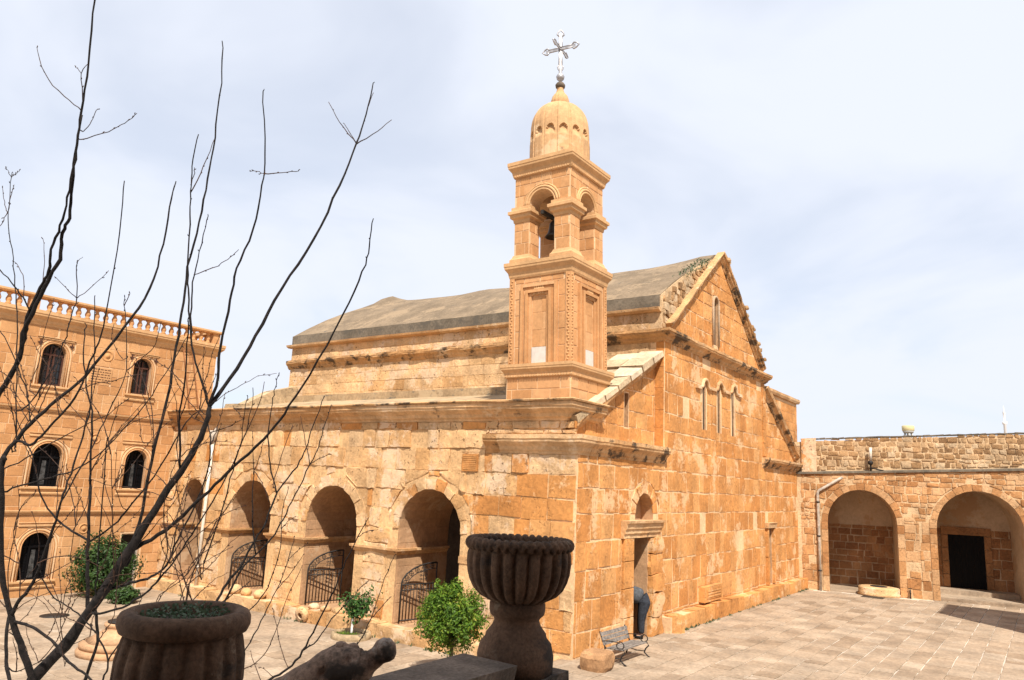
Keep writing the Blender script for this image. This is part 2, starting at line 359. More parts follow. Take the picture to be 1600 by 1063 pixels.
def stone_geo(fr, poly, d, ch=.012, rough=0.0, back=-.02):
    n = len(poly); cu = sum(p[0] for p in poly)/n; cv = sum(p[1] for p in poly)/n
    if n == 4 and rough > 0:
        wd = hypot(poly[1][0]-poly[0][0], poly[1][1]-poly[0][1]); a, b_ = (4, 3) if wd > .45 else (3, 3)
        vs = []; s0 = random.uniform(0, 99)
        for j in range(b_+1):
            for i in range(a+1):
                x, y = i/a, j/b_
                u = (poly[0][0]*(1-x)+poly[1][0]*x)*(1-y)+(poly[3][0]*(1-x)+poly[2][0]*x)*y
                v = (poly[0][1]*(1-x)+poly[1][1]*x)*(1-y)+(poly[3][1]*(1-x)+poly[2][1]*x)*y
                edge = i in (0, a) or j in (0, b_)
                wv = d-ch*.35 if edge else d
                wv += rough*(noise.noise(V3((u*2.3, v*2.3, 7)))*.8+noise.noise(V3((u*5+s0, v*5, s0)))*.7+random.uniform(-.2, .2))
                if edge: u += random.uniform(-1, 1)*rough*.5; v += random.uniform(-1, 1)*rough*.5
                vs.append(P(fr, u, v, max(wv, .004)))
        g = lambda i, j: j*(a+1)+i
        fs = [(g(i, j), g(i+1, j), g(i+1, j+1), g(i, j+1)) for j in range(b_) for i in range(a)]
        loop = [g(i, 0) for i in range(a)]+[g(a, j) for j in range(b_)]+[g(i, b_) for i in range(a, 0, -1)]+[g(0, j) for j in range(b_, 0, -1)]
        m_ = len(loop); k0 = len(vs); vs += [vs[q].copy() for q in loop]; k = len(vs)
        for q in loop: p = vs[q]; w_ = (p-fr[0]).dot(fr[3]); vs.append(p+fr[3]*(back-w_))
        fs += [(k0+(i+1) % m_, k0+i, k+i, k+(i+1) % m_) for i in range(m_)]
        return vs, fs
    ins = []
    for u, v in poly:
        l = max(hypot(cu-u, cv-v), 1e-4); f = min(ch*1.4/l, .4); ins.append((u+(cu-u)*f, v+(cv-v)*f))
    vs = [P(fr, u, v, back) for u, v in poly]+[P(fr, u, v, max(d-ch, .003)) for u, v in poly]
    vs += [P(fr, u, v, d+random.uniform(-1, 1)*max(rough, .002)) for u, v in ins]+[P(fr, cu, cv, d+random.uniform(-.5, 1)*rough)]
    fs = []
    for i in range(n):
        j = (i+1) % n; fs += [(i, j, n+j, n+i), (n+i, n+j, 2*n+j, 2*n+i), (2*n+i, 2*n+j, 3*n)]
    return vs, fs
class Stones:
    """collects the stones of one thing; the 300 that show largest become parts, the rest one joined part"""
    def __init__(s, thing, name='stone', rest='stonework', limit=300): s.thing = thing; s.L = []; s.name = name; s.rest = rest; s.limit = limit
    def add(s, fr, polys, mat, parent=None, d=.02, ch=.012, rough=0.0, dj=.01, tint=None, minpx=0):
        for p in polys:
            dd = d+random.uniform(-dj, dj)
            vs, fs = stone_geo(fr, p, max(dd, .006), ch, rough)
            s.raw(vs, fs, mat, parent, random.random() if tint is None else tint(p) if callable(tint) else tint, [P(fr, *q) for q in p], (len(fs)-14 if len(fs) == 26 else len(fs)-12) if len(p) == 4 and rough > 0 else False)
    def raw(s, vs, fs, mat, parent=None, tint=None, outline=None, smooth=False):
        pr = [proj(q) for q in (outline or vs[:8])]
        A = 0
        if all(pr):
            x = sum(q[0] for q in pr)/len(pr); y = sum(q[1] for q in pr)/len(pr)
            if 0 < x < 1600 and 0 < y < 1063: A = area(pr) if outline else 100
        s.L.append((A, vs, fs, mat, parent or s.thing, random.random() if tint is None else tint, smooth))
    def finish(s):
        s.L.sort(key=lambda r: -r[0]); rest = MB(); rm = []
        for i, (A, vs, fs, mat, par, t, sm) in enumerate(s.L):
            if i < s.limit and A >= 60:
                b = MB(); b.add(vs, fs, 0, t, sm); b.build(s.name, mat, par)
            else:
                if mat not in rm: rm.append(mat)
                rest.add(vs, fs, rm.index(mat), t, sm)
        if rest.f: rest.build(s.rest, rm, s.thing, 'stuff')
def sweep(mb, path, prof, side=1, z0=0.0, step=None, jit=0.0, mat=0, tint=None, capends=True):
    """profile [(offset outward, z)] along a plan polyline [(x,y)], mitred; side=+1: outward is to the right of travel"""
    pts = []
    for i in range(len(path)-1):
        a, b = path[i], path[i+1]; l = hypot(b[0]-a[0], b[1]-a[1]); n = max(1, int(l/step)) if step else 1
        for k in range(n): pts.append((a[0]+(b[0]-a[0])*k/n, a[1]+(b[1]-a[1])*k/n))
    pts.append(path[-1]); n = len(pts); vs = []; m = len(prof)
    for i, p in enumerate(pts):
        d0 = (p[0]-pts[i-1][0], p[1]-pts[i-1][1]) if i else None
        d1 = (pts[i+1][0]-p[0], pts[i+1][1]-p[1]) if i < n-1 else None
        nn = []
        for d in (d0, d1):
            if d: l = hypot(*d); nn.append((d[1]/l*side, -d[0]/l*side))
        if len(nn) == 2:
            sx, sy = nn[0][0]+nn[1][0], nn[0][1]+nn[1][1]; q = max((sx*nn[0][0]+sy*nn[0][1]), .3); mx, my = sx/q, sy/q
        else: mx, my = nn[0]
        jo = random.uniform(-jit, jit*.3); jz = random.uniform(-jit, jit)*.5
        for o, z in prof:
            oo = o+(jo+random.uniform(-jit, jit)*.4 if o > .02 else 0); vs.append((p[0]+mx*oo, p[1]+my*oo, z0+z+(jz if o > .02 else 0)))
    fs = [(i*m+k, (i+1)*m+k, (i+1)*m+(k+1) % m, i*m+(k+1) % m) for i in range(n-1) for k in range(m)]
    if capends: fs += [list(range(m)), list(range((n-1)*m, n*m))[::-1]]
    mb.add(vs, fs, mat, tint)
    if step and tint is None:
        q0 = len(mb.t)-len(fs); tt = random.random(); left = 0
        for i in range(n-1):
            if left <= 0: tt = random.random(); left = random.choice((2, 3, 4, 5))
            left -= 1
            for k in range(m): mb.t[q0+i*m+k] = tt
def beam(mb, p0, p1, up, outv, prof, step=None, jit=0.0, mat=0, tint=None):
    """profile [(out, up)] along a straight 3D line"""
    p0 = V3(p0); p1 = V3(p1); up = V3(up); outv = V3(outv); n = max(1, int((p1-p0).length/step)) if step else 1; m = len(prof); vs = []
    for i in range(n+1):
        c = p0.lerp(p1, i/n)
        for o, z in prof: vs.append(c+outv*(o+random.uniform(-jit, jit)*(o > .02))+up*(z+random.uniform(-jit, jit)*(o > .02)))
    fs = [(i*m+k, (i+1)*m+k, (i+1)*m+(k+1) % m, i*m+(k+1) % m) for i in range(n) for k in range(m)]
    fs += [list(range(m)), list(range(n*m, (n+1)*m))[::-1]]
    mb.add(vs, fs, mat, tint)
def cyma(o, h, bottom=0.0):
    """classical cornice profile, overhang o, height h, back face at -0.05"""
    return [(-.05, bottom), (.03, bottom), (.05, bottom+h*.12), (o*.35, bottom+h*.2), (o*.45, bottom+h*.38), (o*.72, bottom+h*.52), (o*.9, bottom+h*.62), (o*.93, bottom+h*.74), (o, bottom+h*.78), (o, bottom+h), (-.05, bottom+h)]
def gz(y): # ground height: the court falls a little towards the left
    t = min(max((y+.5)/4, 0), 1); return -.32*t*t*(3-2*t)

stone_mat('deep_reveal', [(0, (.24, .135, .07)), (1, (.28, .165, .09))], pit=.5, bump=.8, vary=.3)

stone_mat('aisle_screed', [(0, (.33, .23, .13)), (1, (.36, .25, .145))], smear=(.42, .31, .19), smear_t=.55, stain=(.15, .13, .10), stain_t=.54, pit=.3, bump=.6, vary=.25)

stone_mat('gallery_shade', [(0, (.10, .07, .05)), (1, (.12, .085, .06))], pit=.3, bump=.5, vary=.3)  # very dark base colour that paints in the shade inside the gallery

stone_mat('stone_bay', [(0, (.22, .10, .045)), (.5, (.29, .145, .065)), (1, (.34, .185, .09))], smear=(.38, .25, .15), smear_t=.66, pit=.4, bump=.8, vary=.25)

stone_mat('dome_stone', [(0, (.44, .26, .125)), (1, (.50, .31, .16))], smear=(.55, .39, .235), smear_t=.6, stain=(.26, .17, .095), stain_t=.62, pit=.15, bump=.35, vary=.18)
stone_mat('rake_slab', [(0, (.42, .31, .19)), (.5, (.54, .42, .28)), (1, (.60, .49, .35))], stain=(.17, .14, .10), stain_t=.62, pit=.4, bump=.8, vary=.25)

plain_mat('ladder_wood', (.34, .15, .065), rough=.8)

plain_mat('curtain_grey', (.055, .055, .055), rough=.9, vary=.4, scale=9)
# ================================================================== GROUND
g = MB(); S = 4000
xs = [-S, -400, -60, -28, 40, 400, S]; ys = [-S, -400, -60, -22, 20, 60, 400, S]
g.add([(x, y, -.75 if abs(x) < 100 and abs(y) < 100 else -3.0) for y in ys for x in xs], [(j*7+i, j*7+i+1, (j+1)*7+i+1, (j+1)*7+i) for j in range(7) for i in range(6)], 0, .5)
g.build('ground', 'earth', None, 'structure')
cy = MB(); yy = [-14, -9, -5, -2]+[-.5+.4*i for i in range(11)]+[6, 10, 14, 18.0]; xx = [-26, -12, -6, -2, 0, 2, 6, 12, 24.5]
cy.add([(x, y, gz(y)-.012) for y in yy for x in xx], [(j*len(xx)+i, j*len(xx)+i+1, (j+1)*len(xx)+i+1, (j+1)*len(xx)+i) for j in range(len(yy)-1) for i in range(len(xx)-1)], 0, .5, True)
court = cy.build('courtyard', 'paving_joint', None, 'structure')
PV = Stones(court, 'paving_stone', 'paving_stones')
def pave(x0, x1, y0, y1, inside, rowh=.46, wr=(.35, .95)):
    y = y0
    while y < y1:
        h = rowh*random.uniform(.85, 1.15); x = x0-random.uniform(0, .6)
        while x < x1:
            l = random.uniform(*wr); cx, cy_ = x+l/2, y+h/2
            if inside(cx, cy_):
                q = proj(V3((cx, cy_, gz(cy_))))
                if q and -700 < q[0] < 2300 and 880 < q[1] < 1500:
                    G = random.uniform(.006, .016); J = lambda: random.uniform(-.012, .012); zt = random.uniform(.0, .012); e = .012
                    p = [(x+G+J(), y+G+J()), (x+l-G+J(), y+G+J()), (x+l-G+J(), y+h-G+J()), (x+G+J(), y+h-G+J())]
                    c2 = [(a+(cx-a)*e/.3, b+(cy_-b)*e/.3) for a, b in p]
                    vs = [V3((a, b, gz(b)-.03)) for a, b in p]+[V3((a, b, gz(b)+zt-.004)) for a, b in p]+[V3((a, b, gz(b)+zt+.004+random.uniform(-.002, .002))) for a, b in c2]
                    fs = [(i, (i+1) % 4, 4+(i+1) % 4, 4+i) for i in range(4)]+[(4+i, 4+(i+1) % 4, 8+(i+1) % 4, 8+i) for i in range(4)]+[(8, 9, 10, 11)]
                    PV.raw(vs, fs, 'paving', None, min(1, max(0, random.gauss(.55, .25))), [V3((a, b, gz(b))) for a, b in p])
            x += l
        y += h
pave(-4, 20.5, -9.2, -.05, lambda x, y: not (y > -.12 and x > 4.6) and (x-18.55)*.974+(y+.2)*.225 < -.0)
pave(-12, -.38, -.05, 16.9, lambda x, y: True, .55, (.5, 1.2))

# ================================================================== CHURCH
church = empty('church', (9.5, 8.5, 0), 'sandstone church with gabled end, arcaded side and grey pitched roof', 'church')
CS = Stones(church)
FR_ = frame((0, 0, 0), (1, 0, 0), (0, -1, 0)); FL_ = frame((0, 0, 0), (0, 1, 0), (-1, 0, 0))
ARCHES = [(4.43, 1.08, 2.47), (8.2, 1.08, 2.42), (12.0, 1.02, 2.5), (15.3, .62, 2.82)]
# --- arcade wall on the left
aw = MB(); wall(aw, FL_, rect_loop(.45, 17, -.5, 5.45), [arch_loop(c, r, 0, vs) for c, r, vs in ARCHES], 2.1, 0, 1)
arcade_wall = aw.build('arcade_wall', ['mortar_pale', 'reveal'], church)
st = []
for q in courses(.02, 16.98, .1, 5.32, .5, (.38, .95), .03, .022):
    ps = [q]
    for c, r, vs in ARCHES: ps = subtract(ps, arch_hole(c, r, -1, vs, 1, .04 if r < .7 else .36))
    ps = subtract(ps, rect_hole(-.1, 2.68, 4.5, 5.02)); ps = subtract(ps, rect_hole(2.87, 3.42, 4.02, 4.5, .02))
    st += ps
for p in st:
    u_ = sum(q[0] for q in p)/len(p); v_ = sum(q[1] for q in p)/len(p); k_ = random.random()
    if k_ > .95: continue
    if (u_ < 1.45 and v_ < 3.9 and k_ < .85) or (u_ < 3.3 and v_ < 3.6 and k_ < .32) or k_ < .05: CS.add(FL_, [p], 'stone_orange', arcade_wall, .022, .012, .008, .01)
    else: CS.add(FL_, [p], 'stone_pale', arcade_wall, .03, .014, .034, .024, min(1, max(0, random.gauss(.56, .3))))
for c, r, vs in ARCHES[:3]:
    CS.add(FL_, voussoirs(c, r, vs, 1, .34, 11, .012, 0, pi, (.55, 1.05)), 'stone_pale', arcade_wall, .026, .014, .026, .016, lambda p: min(1, max(0, random.gauss(.6, .28))))
# jamb and vault stones inside the arches (far jamb and soffit face the viewer)
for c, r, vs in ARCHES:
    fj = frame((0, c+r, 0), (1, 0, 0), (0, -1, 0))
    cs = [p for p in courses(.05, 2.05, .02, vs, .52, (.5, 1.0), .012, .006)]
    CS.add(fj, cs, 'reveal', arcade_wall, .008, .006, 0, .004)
# --- gable wall
out_g = [(0, -.1), (18.9, -.1), (18.9, 5.1), (14.4, 5.1), (14.4, 8.35), (4.85, 8.35), (4.85, 4.95), (0, 4.95)]
DOOR = (2.88, 3.86, 0, 2.55); SL = [(7.97, 5.75, 7.25), (9.31, 5.75, 7.32), (10.7, 5.75, 7.4)]
gh = [[(DOOR[0], -.05), (DOOR[1], -.05), (DOOR[1], 2.55), (DOOR[0], 2.55)], arch_loop(3.62, .55, 2.98, 3.14)]
gh += [arch_loop(x, .13, a, b-.13, 1, 8) for x, a, b in SL]+[rect_loop(14.35, 14.95, .5, 2.55)]
gw = MB(); wall(gw, FR_, out_g, gh, .45, 0, 1)
gable_wall = gw.build('gable_wall', ['mortar_orange', 'reveal'], church)
holes = [rect_hole(2.3, 4.75, -1, 2.98), arch_hole(3.62, .55, 2.9, 3.14, 1, .33), rect_hole(14.15, 15.1, .4, 2.7), rect_hole(4.6, 18.95, -.2, .46), rect_hole(7.4, 9.1, .5, .98), rect_hole(-.1, 4.88, 4.52, 4.97), rect_hole(13.9, 19, 4.8, 5.2)]
holes += [arch_hole(x, .13, a, b-.13, 1, .12) for x, a, b in SL]
st = []
for q in courses(.02, 18.88, .02, 4.97, .6, (.36, .85), .042, .024)+courses(4.87, 14.38, 4.97, 8.12, .58, (.36, .85), .042, .024):
    ps = [q]
    for h in holes: ps = subtract(ps, h)
    st += ps
CS.add(FR_, [p for p in st if random.random() < .985], 'stone_orange', gable_wall, .015, .010, .009, .006)
CS.add(FR_, voussoirs(3.62, .55, 3.14, 1, .32, 7, .03), 'stone_orange', gable_wall, .02, .012, 0, .008)
for i in range(3): # quoin strip at the return of the nave front
    pass
# niche back, door chamber, slit panes
b = MB(); b.box((2.9, .36, 2.85), (4.4, .44, 3.9), 0, .3); b.build('niche_back', 'reveal', church)
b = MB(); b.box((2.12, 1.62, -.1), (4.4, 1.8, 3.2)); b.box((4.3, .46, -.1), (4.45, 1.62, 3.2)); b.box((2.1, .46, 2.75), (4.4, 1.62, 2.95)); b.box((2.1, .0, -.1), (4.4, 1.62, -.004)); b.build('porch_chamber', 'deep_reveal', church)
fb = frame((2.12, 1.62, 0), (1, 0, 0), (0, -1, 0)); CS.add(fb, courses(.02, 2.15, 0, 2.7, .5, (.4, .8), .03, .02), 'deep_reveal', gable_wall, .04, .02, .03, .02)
for x, a, bb in SL:
    b = MB(); b.prism([P(FR_, u, v, -.055) for u, v in arch_loop(x, .125, a+.005, bb-.13, 1, 8)], (0, .04, 0)); b.build('slit_window', 'slit_glass', gable_wall)
# hood moulds over the three slits
hd = MB()
for x, a, bb in SL:
    pts = [V3((x+.26*cos(t), -.05, bb-.13+.26*sin(t))) for t in [pi*i/8 for i in range(9)]]
    pts = [V3((x+.42, -.05, bb-.15))]+pts+[V3((x-.42, -.05, bb-.15))]
    hd.tube(pts, .065, 6)
hd.box((7.2, -.09, 7.02), (7.6, 0, 7.13)); hd.box((8.4, -.08, 7.1), (8.9, 0, 7.2)); hd.box((9.75, -.08, 7.16), (10.3, 0, 7.26)); hd.box((11.1, -.09, 7.2), (11.5, 0, 7.31))
hd.build('hood_mould', 'cornice', gable_wall)
# door surround: smooth left pilaster, eroded right jamb, lintel
FD = frame((0, -.02, 0), (1, 0, 0), (0, -1, 0))
z = 0; dj = []
for h in (.62, .7, .66, .57): dj.append([(2.33, z+.008), (2.87, z+.008), (2.87, z+h-.008), (2.33, z+h-.008)]); z += h
CS.add(FD, dj, 'stone_orange', gable_wall, .07, .01, 0, .004, .55)
z = 0; dj = []
for h in (.5, .62, .45, .55, .43): dj.append([(3.87, z), (4.66+random.uniform(-.12, .05), z), (4.66+random.uniform(-.12, .05), z+h-.02), (3.87, z+h-.02)]); z += h
CS.add(FD, dj, 'stone_orange', gable_wall, .13, .05, .05, .03, .45)
b = MB(); sweep(b, [(2.26, .0), (4.48, .0)], [(-.02, 0), (.1, 0), (.1, .1), (.14, .12), (.14, .2), (.18, .24), (.19, .36), (.24, .38), (.25, .44), (-.02, .44)], 1, 2.55, .18, .012); b.build('door_lintel', 'cornice', gable_wall)
# second narrow door
b = MB(); b.box((14.3, .3, .4), (15, .36, 2.6)); b.build('door', 'grey_pipe', gable_wall)
b = MB(); sweep(b, [(14.1, 0), (15.15, 0)], [(-.02, 0), (.14, 0), (.16, .12), (.2, .2), (-.02, .2)], 1, 2.56, .2, .01); b.build('door_lintel', 'cornice', gable_wall)
CS.add(FD, [[(14.16, .5), (14.33, .5), (14.33, 1.5), (14.16, 1.5)], [(14.16, 1.52), (14.33, 1.52), (14.33, 2.55), (14.16, 2.55)], [(14.97, .5), (15.12, .5), (15.12, 1.3), (14.97, 1.3)], [(14.97, 1.32), (15.12, 1.32), (15.12, 2.55), (14.97, 2.55)]], 'stone_orange', gable_wall, .1, .02, .02, .01)
# plinth course along the gable wall, stump and inscribed block
pl = MB(); pl.box((4.7, -.30, -.1), (18.88, .0, .40)); plinth = pl.build('plinth', 'mortar_orange', church)
FP = frame((0, -.30, 0), (1, 0, 0), (0, -1, 0)); x = 5.4
while x < 18.7:
    l = random.uniform(.5, 1.0); x1 = min(x+l, 18.86); t = random.uniform(.4, .47)
    vs, fs = stone_geo(FP, [(x+.012, .01), (x1-.012, .01), (x1-.012, t), (x+.012, t+random.uniform(-.03, .03))], .05, .02, .012, -.30)
    CS.raw(vs, fs, 'stone_orange', plinth, None, [P(FP, x, 0), P(FP, x1, 0), P(FP, x1, .45), P(FP, x, .45)]); x = x1
b = MB(); b.lathe((5.05, -.26, -.02), [(.27, 0), (.28, .3), (.25, .47), (.12, .5)], 9, 0, None, lambda a, z, r: 1+.08*sin(3*a+z*4), False); b.build('stone_stump', 'stone_orange', plinth)
b = MB(); b.box((7.45, -.2, .52), (9.05, .0, .97), 0, .7, .01); ib = b.build('inscribed_block', 'stone_orange', gable_wall)
b = MB(); b.box((7.62, -.212, .60), (8.9, -.2, .9), 0, .2)
for k in range(3): b.box((7.7, -.225, .65+k*.08), (8.8, -.212, .69+k*.08), 0, .9)
b.build('inscription', 'stone_orange', ib)
# --- corner band moulding (left face 2.65 m, then along the gable wall to the nave)
b = MB(); sweep(b, [(0, 2.65), (0, 0), (.5, 0)], cyma(.24, .46), 1, 4.52, .22, .012); b.build('band_moulding', 'cornice', church)
b = MB(); sweep(b, [(.51, 0), (4.85, 0)], cyma(.24, .46), 1, 4.52, .22, .012); b.build('band_moulding', 'cornice_black', church)
b = MB(); sweep(b, [(13.95, 0), (18.9, 0), (18.9, 2)], cyma(.26, .38), 1, 4.82, .25, .014); b.build('band_moulding', 'cornice_black', church)
# --- upper aisle front, set back
FA = frame((0, .3, 0), (1, 0, 0), (0, -1, 0))
ap = [(.25, 4.9), (4.85, 4.9), (4.85, 7.55), (.25, 5.2)]
SLIT = (2.93, 3.18, 5.42, 6.35)
b = MB(); wall(b, FA, ap, [rect_loop(*SLIT)], .4, 0, 1); aisle_front = b.build('aisle_front', ['mortar_orange', 'reveal'], church)
st = []
for q in courses(.3, 4.83, 4.98, 7.5, .52, (.4, .8), .034, .018):
    q = clip(q, -(7.55-5.2), 4.6, 4.6*5.1-(7.55-5.2)*.25)
    if len(q) > 2 and area(q) > .02: st += subtract([q], rect_hole(*SLIT, .04))
CS.add(FA, st, 'stone_orange', aisle_front, .018, .012, .008, .008)
b = MB(); b.box((2.9, .55, 5.4), (3.2, .6, 6.4)); b.build('slit_window', 'dark_glass', aisle_front)
# smooth return of the nave front
FQ = frame((4.85, 0, 0), (0, 1, 0), (-1, 0, 0))
CS.add(FQ, courses(.01, .295, 4.97, 8.1, .55, (.5, .6), .01, .003), 'stone_orange', gable_wall, .012, .006, 0, .003, .1)
# raking slabs over the aisle front
z0, z1 = 5.26, 7.66; n = 7
sl = V3((4.85-.1, 0, z1-z0)).normalized(); upn = V3((-sl.z, 0, sl.x))
for i in range(n):
    for j in range(2):
        a = V3((.1, 0, z0)).lerp(V3((4.85, 0, z1)), i/n+.004); c = V3((.1, 0, z0)).lerp(V3((4.85, 0, z1)), (i+1)/n-.004)
        y0, y1 = ((.04, .7), (.72, 1.5))[j]; t = .14+random.uniform(-.03, .05); of = random.uniform(-.04, .04)
        lo = [V3((a.x, y0+of, a.z)), V3((c.x, y0+of, c.z)), V3((c.x, y1, c.z)), V3((a.x, y1, a.z))]
        up_ = [p+upn*(t+random.uniform(-.03, .03)) for p in lo]
        CS.raw(lo+up_, [(0, 3, 2, 1), (4, 5, 6, 7), (0, 1, 5, 4), (1, 2, 6, 5), (2, 3, 7, 6), (3, 0, 4, 7)], 'rake_slab', aisle_front, None, up_)
b = MB(); beam(b, (.2, .3, 5.02), (4.85, .3, 7.37), upn, (0, -1, 0), [(-.03, 0), (.05, 0), (.1, .1), (.2, .16), (.22, .27), (-.03, .27)], .25, .025); b.build('raking_cornice', 'cornice', aisle_front)
b = MB(); b.prism([(.1, .70, 5.2), (4.85, .70, 5.2), (4.85, .70, 7.62), (.1, .70, 5.24)], (0, .75, 0)); b.build('rake_backing', 'mortar_pale', aisle_front)
# --- aisle cornice with its plinth course
b = MB(); sweep(b, [(.0, 16.98), (.0, .32), (1.45, .32)], cyma(.32, .44), 1, 5.32, .4, .012); b.build('aisle_cornice', 'cornice', church)
b = MB(); sweep(b, [(.0, 16.98), (.0, .32), (1.45, .32)], [(-.05, 0), (.37, 0), (.385, .035), (.36, .06), (-.05, .07)], 1, 5.765, .4, .012); b.build('drip_edge', 'cornice_black', church)
b = MB(); b.add([(-.02, .5, 5.765), (-.02, 17, 5.765), (4.85, 17, 6.72), (4.85, .5, 6.72), (-.02, .5, 5.5), (-.02, 17, 5.5), (4.85, 17, 5.5), (4.85, .5, 5.5)], [(0, 1, 2, 3), (0, 4, 5, 1), (3, 2, 6, 7), (4, 7, 6, 5), (0, 3, 7, 4), (1, 5, 6, 2)], 0, .6); b.build('aisle_roof', 'aisle_screed', church)
b = MB(); b.box((4.25, 2.3, 6.3), (4.84, 16.9, 6.86), 0, .3); b.build('roof_kerb', 'aisle_screed', church)
# rubble end of the far aisle
fe = [(.9, 16.35, 5.7), (4.85, 16.35, 5.7), (4.85, 16.35, 7.35), (3.6, 16.35, 7.0), (2.4, 16.35, 6.35), (1.9, 16.35, 6.3), (1.85, 16.35, 6.12)]
b = MB(); b.prism(fe, (0, .55, 0)); rub_end = b.build('aisle_end_wall', 'roof_slab', church)
# --- nave wall, cornice, eaves and roof
FN = frame((4.85, 0, 0), (0, 1, 0), (-1, 0, 0))
b = MB(); wall(b, FN, rect_loop(.46, 17.0, -.4, 9.02), [], .5); nave_wall = b.build('nave_wall', 'mortar_pale', church)
b = MB(); b.box((4.6, .5, -.3), (4.82, 16.4, 5.3)); b.box((2.11, .46, -.35), (4.6, 16.4, -.02)); b.box((2.11, .46, 5.2), (4.6, 16.4, 5.45)); b.build('gallery_shade_lining', 'gallery_shade', church)  # dark inner lining: the shade behind the arches is put into its colour
CS.add(FN, courses(.5, 16.98, 6.7, 8.1, .36, (.45, 1.0), .016, .008)+courses(.5, 16.98, 8.42, 9.0, .3, (.5, 1.1), .014, .006), 'stone_pale', nave_wall, .015, .012, .007, .008, lambda p: min(1, max(0, random.gauss(.72, .2))))
b = MB(); sweep(b, [(4.85, 17.1), (4.85, 5.4)], cyma(.22, .36), 1, 8.08, .3, .03); sweep(b, [(4.85, 2.6), (4.85, .0), (14.4, 0), (14.4, 1.5)], cyma(.26, .36), 1, 8.08, .35, .02); b.build('nave_cornice', 'cornice_black', church)
b = MB(); sweep(b, [(4.85, 17.15), (4.85, .1)], [(-.05, 0), (.1, 0), (.2, .05), (.22, .12), (-.05, .12)], 1, 8.99, .5, .012); b.build('eaves_moulding', 'cornice', church)
b = MB(); sweep(b, [(4.85, 17.0), (4.85, .15)], [(-.4, 0), (.04, 0), (.05, .4), (-.4, .5)], 1, 9.115, .6, .015); b.build('roof_edge', 'roof_edge', church)
rp = [(4.82, 9.53), (5.6, 10.02), (6.5, 10.55), (7.5, 11.08), (8.6, 11.6), (9.3, 11.9), (9.55, 11.96)]
rp = rp+[(19.1-x, z) for x, z in rp[::-1][1:]]
b = MB(); ny = 34; vs = []
for j in range(ny+1):
    y = .12+(17.0-.12)*j/ny
    for x, z in rp:
        bump_ = .34*math.exp(-((y-16.2)**2)/.5-((x-9.55)**2)/.5)+.10*math.exp(-((y-.3)**2)/.35-((x-9.55)**2)/.5)
        vs.append((x, y, z+noise.noise(V3((x*.6, y*.6, 0)))*.07+bump_-.06*sin(pi*j/ny)))
m_ = len(rp)
b.add(vs, [(j*m_+i, j*m_+i+1, (j+1)*m_+i+1, (j+1)*m_+i) for j in range(ny) for i in range(m_-1)], 0, .5, True)
for j in (0, ny): b.add([vs[j*m_+i] for i in range(m_)]+[(14.25, vs[j*m_][1], 9.0), (4.85, vs[j*m_][1], 9.0)], [list(range(m_+2))], 0, .5)
b.build('nave_roof', 'roof_screed', church)
# --- nave front above the cornice: rubble verge, ashlar pediment, raking cornices
FG = frame((0, .10, 0), (1, 0, 0), (0, -1, 0)); FPd = frame((0, .04, 0), (1, 0, 0), (0, -1, 0))
b = MB(); wall(b, FG, [(4.86, 8.36), (14.39, 8.36), (14.39, 9.5)]+[(x, z-.03) for x, z in rp[::-1]], [], .5); vg = b.build('gable_verge', 'mortar_rubble', church)
st = []
for q in rubble(4.9, 14.3, 8.5, 11.9, .2, (.15, .4)):
    c_ = sum(p[0] for p in q)/4; t_ = max(p[1] for p in q)
    r_ = 9.53+(11.96-9.53)*(1-abs(c_-9.55)/4.73)+.05; inner = 8.62+(12.05-8.7)*(1-abs(c_-9.55)/4.3)
    if min(p[1] for p in q) > inner-.1 and t_ < r_: st.append(q)
CS.add(FG, st, 'stone_rubble', vg, .05, .02, .02, .03)
PW = arch_loop(9.11, .2, 8.72, 10.15, 1, 8)
b = MB(); wall(b, FPd, [(5.2, 8.42), (13.9, 8.42), (13.9, 8.62), (9.55, 11.95), (5.2, 8.62)], [PW], .3, 0, 1); ped = b.build('pediment', ['mortar_orange', 'reveal'], church)
b = MB(); b.prism([P(FPd, u, v, -.06) for u, v in arch_loop(9.11, .195, 8.725, 10.15, 1, 8)], (0, .04, 0)); b.build('slit_window', 'slit_glass', ped)
b = MB(); b.tube([P(FPd, u, v, .03) for u, v in arch_loop(9.11, .26, 8.7, 10.15, 1, 10)], .05, 6); b.build('window_moulding', 'plaster', ped)
st = []; k = (11.95-8.62)/4.35
for q in courses(5.25, 13.85, 8.44, 11.9, .5, (.42, .85), .034, .018):
    q = clip(q, -k, 1, 8.5-k*5.2); q = clip(q, k, 1, 8.5+k*13.9) if len(q) > 2 else q
    if len(q) > 2 and area(q) > .02: st += subtract([q], arch_hole(9.11, .2, 8.6, 10.15, 1, .12))
CS.add(FPd, st, 'stone_orange', ped, .018, .012, .006, .008)
ap_ = V3((9.55, 0, 12.08))
for sx, ft in ((1, V3((5.1, 0, 8.62))), (-1, V3((14.1, 0, 8.62)))):
    d = (ap_-ft).normalized(); un = V3((-d.z*sx, 0, d.x*sx)); b = MB()
    beam(b, V3((ft.x, .04, ft.z)), V3((ap_.x, .04, ap_.z)), un, (0, -1, 0), [(-.04, -.18), (.04, -.18), (.07, -.12), (.13, -.08), (.15, -.02), (.2, 0), (.22, .06), (-.04, .07)], .22, .014)
    b.build('raking_cornice', 'cornice' if sx == 1 else 'cornice_black', ped)
b = MB()
for k in range(30): # crumbling cap stones down the right rake
    t = random.random(); p = V3((9.6, 0, 12.1)).lerp(V3((14.15, 0, 8.75)), t); s = random.uniform(.05, .10)
    b.lathe((p.x, random.uniform(-.22, .1), p.z+.02), [(s*.8, -.06), (s, .0), (s*.6, s*.9), (s*.2, s)], 6, 0, None, None, False)
b.build('cap_stones', 'stone_rubble', ped, 'stuff')
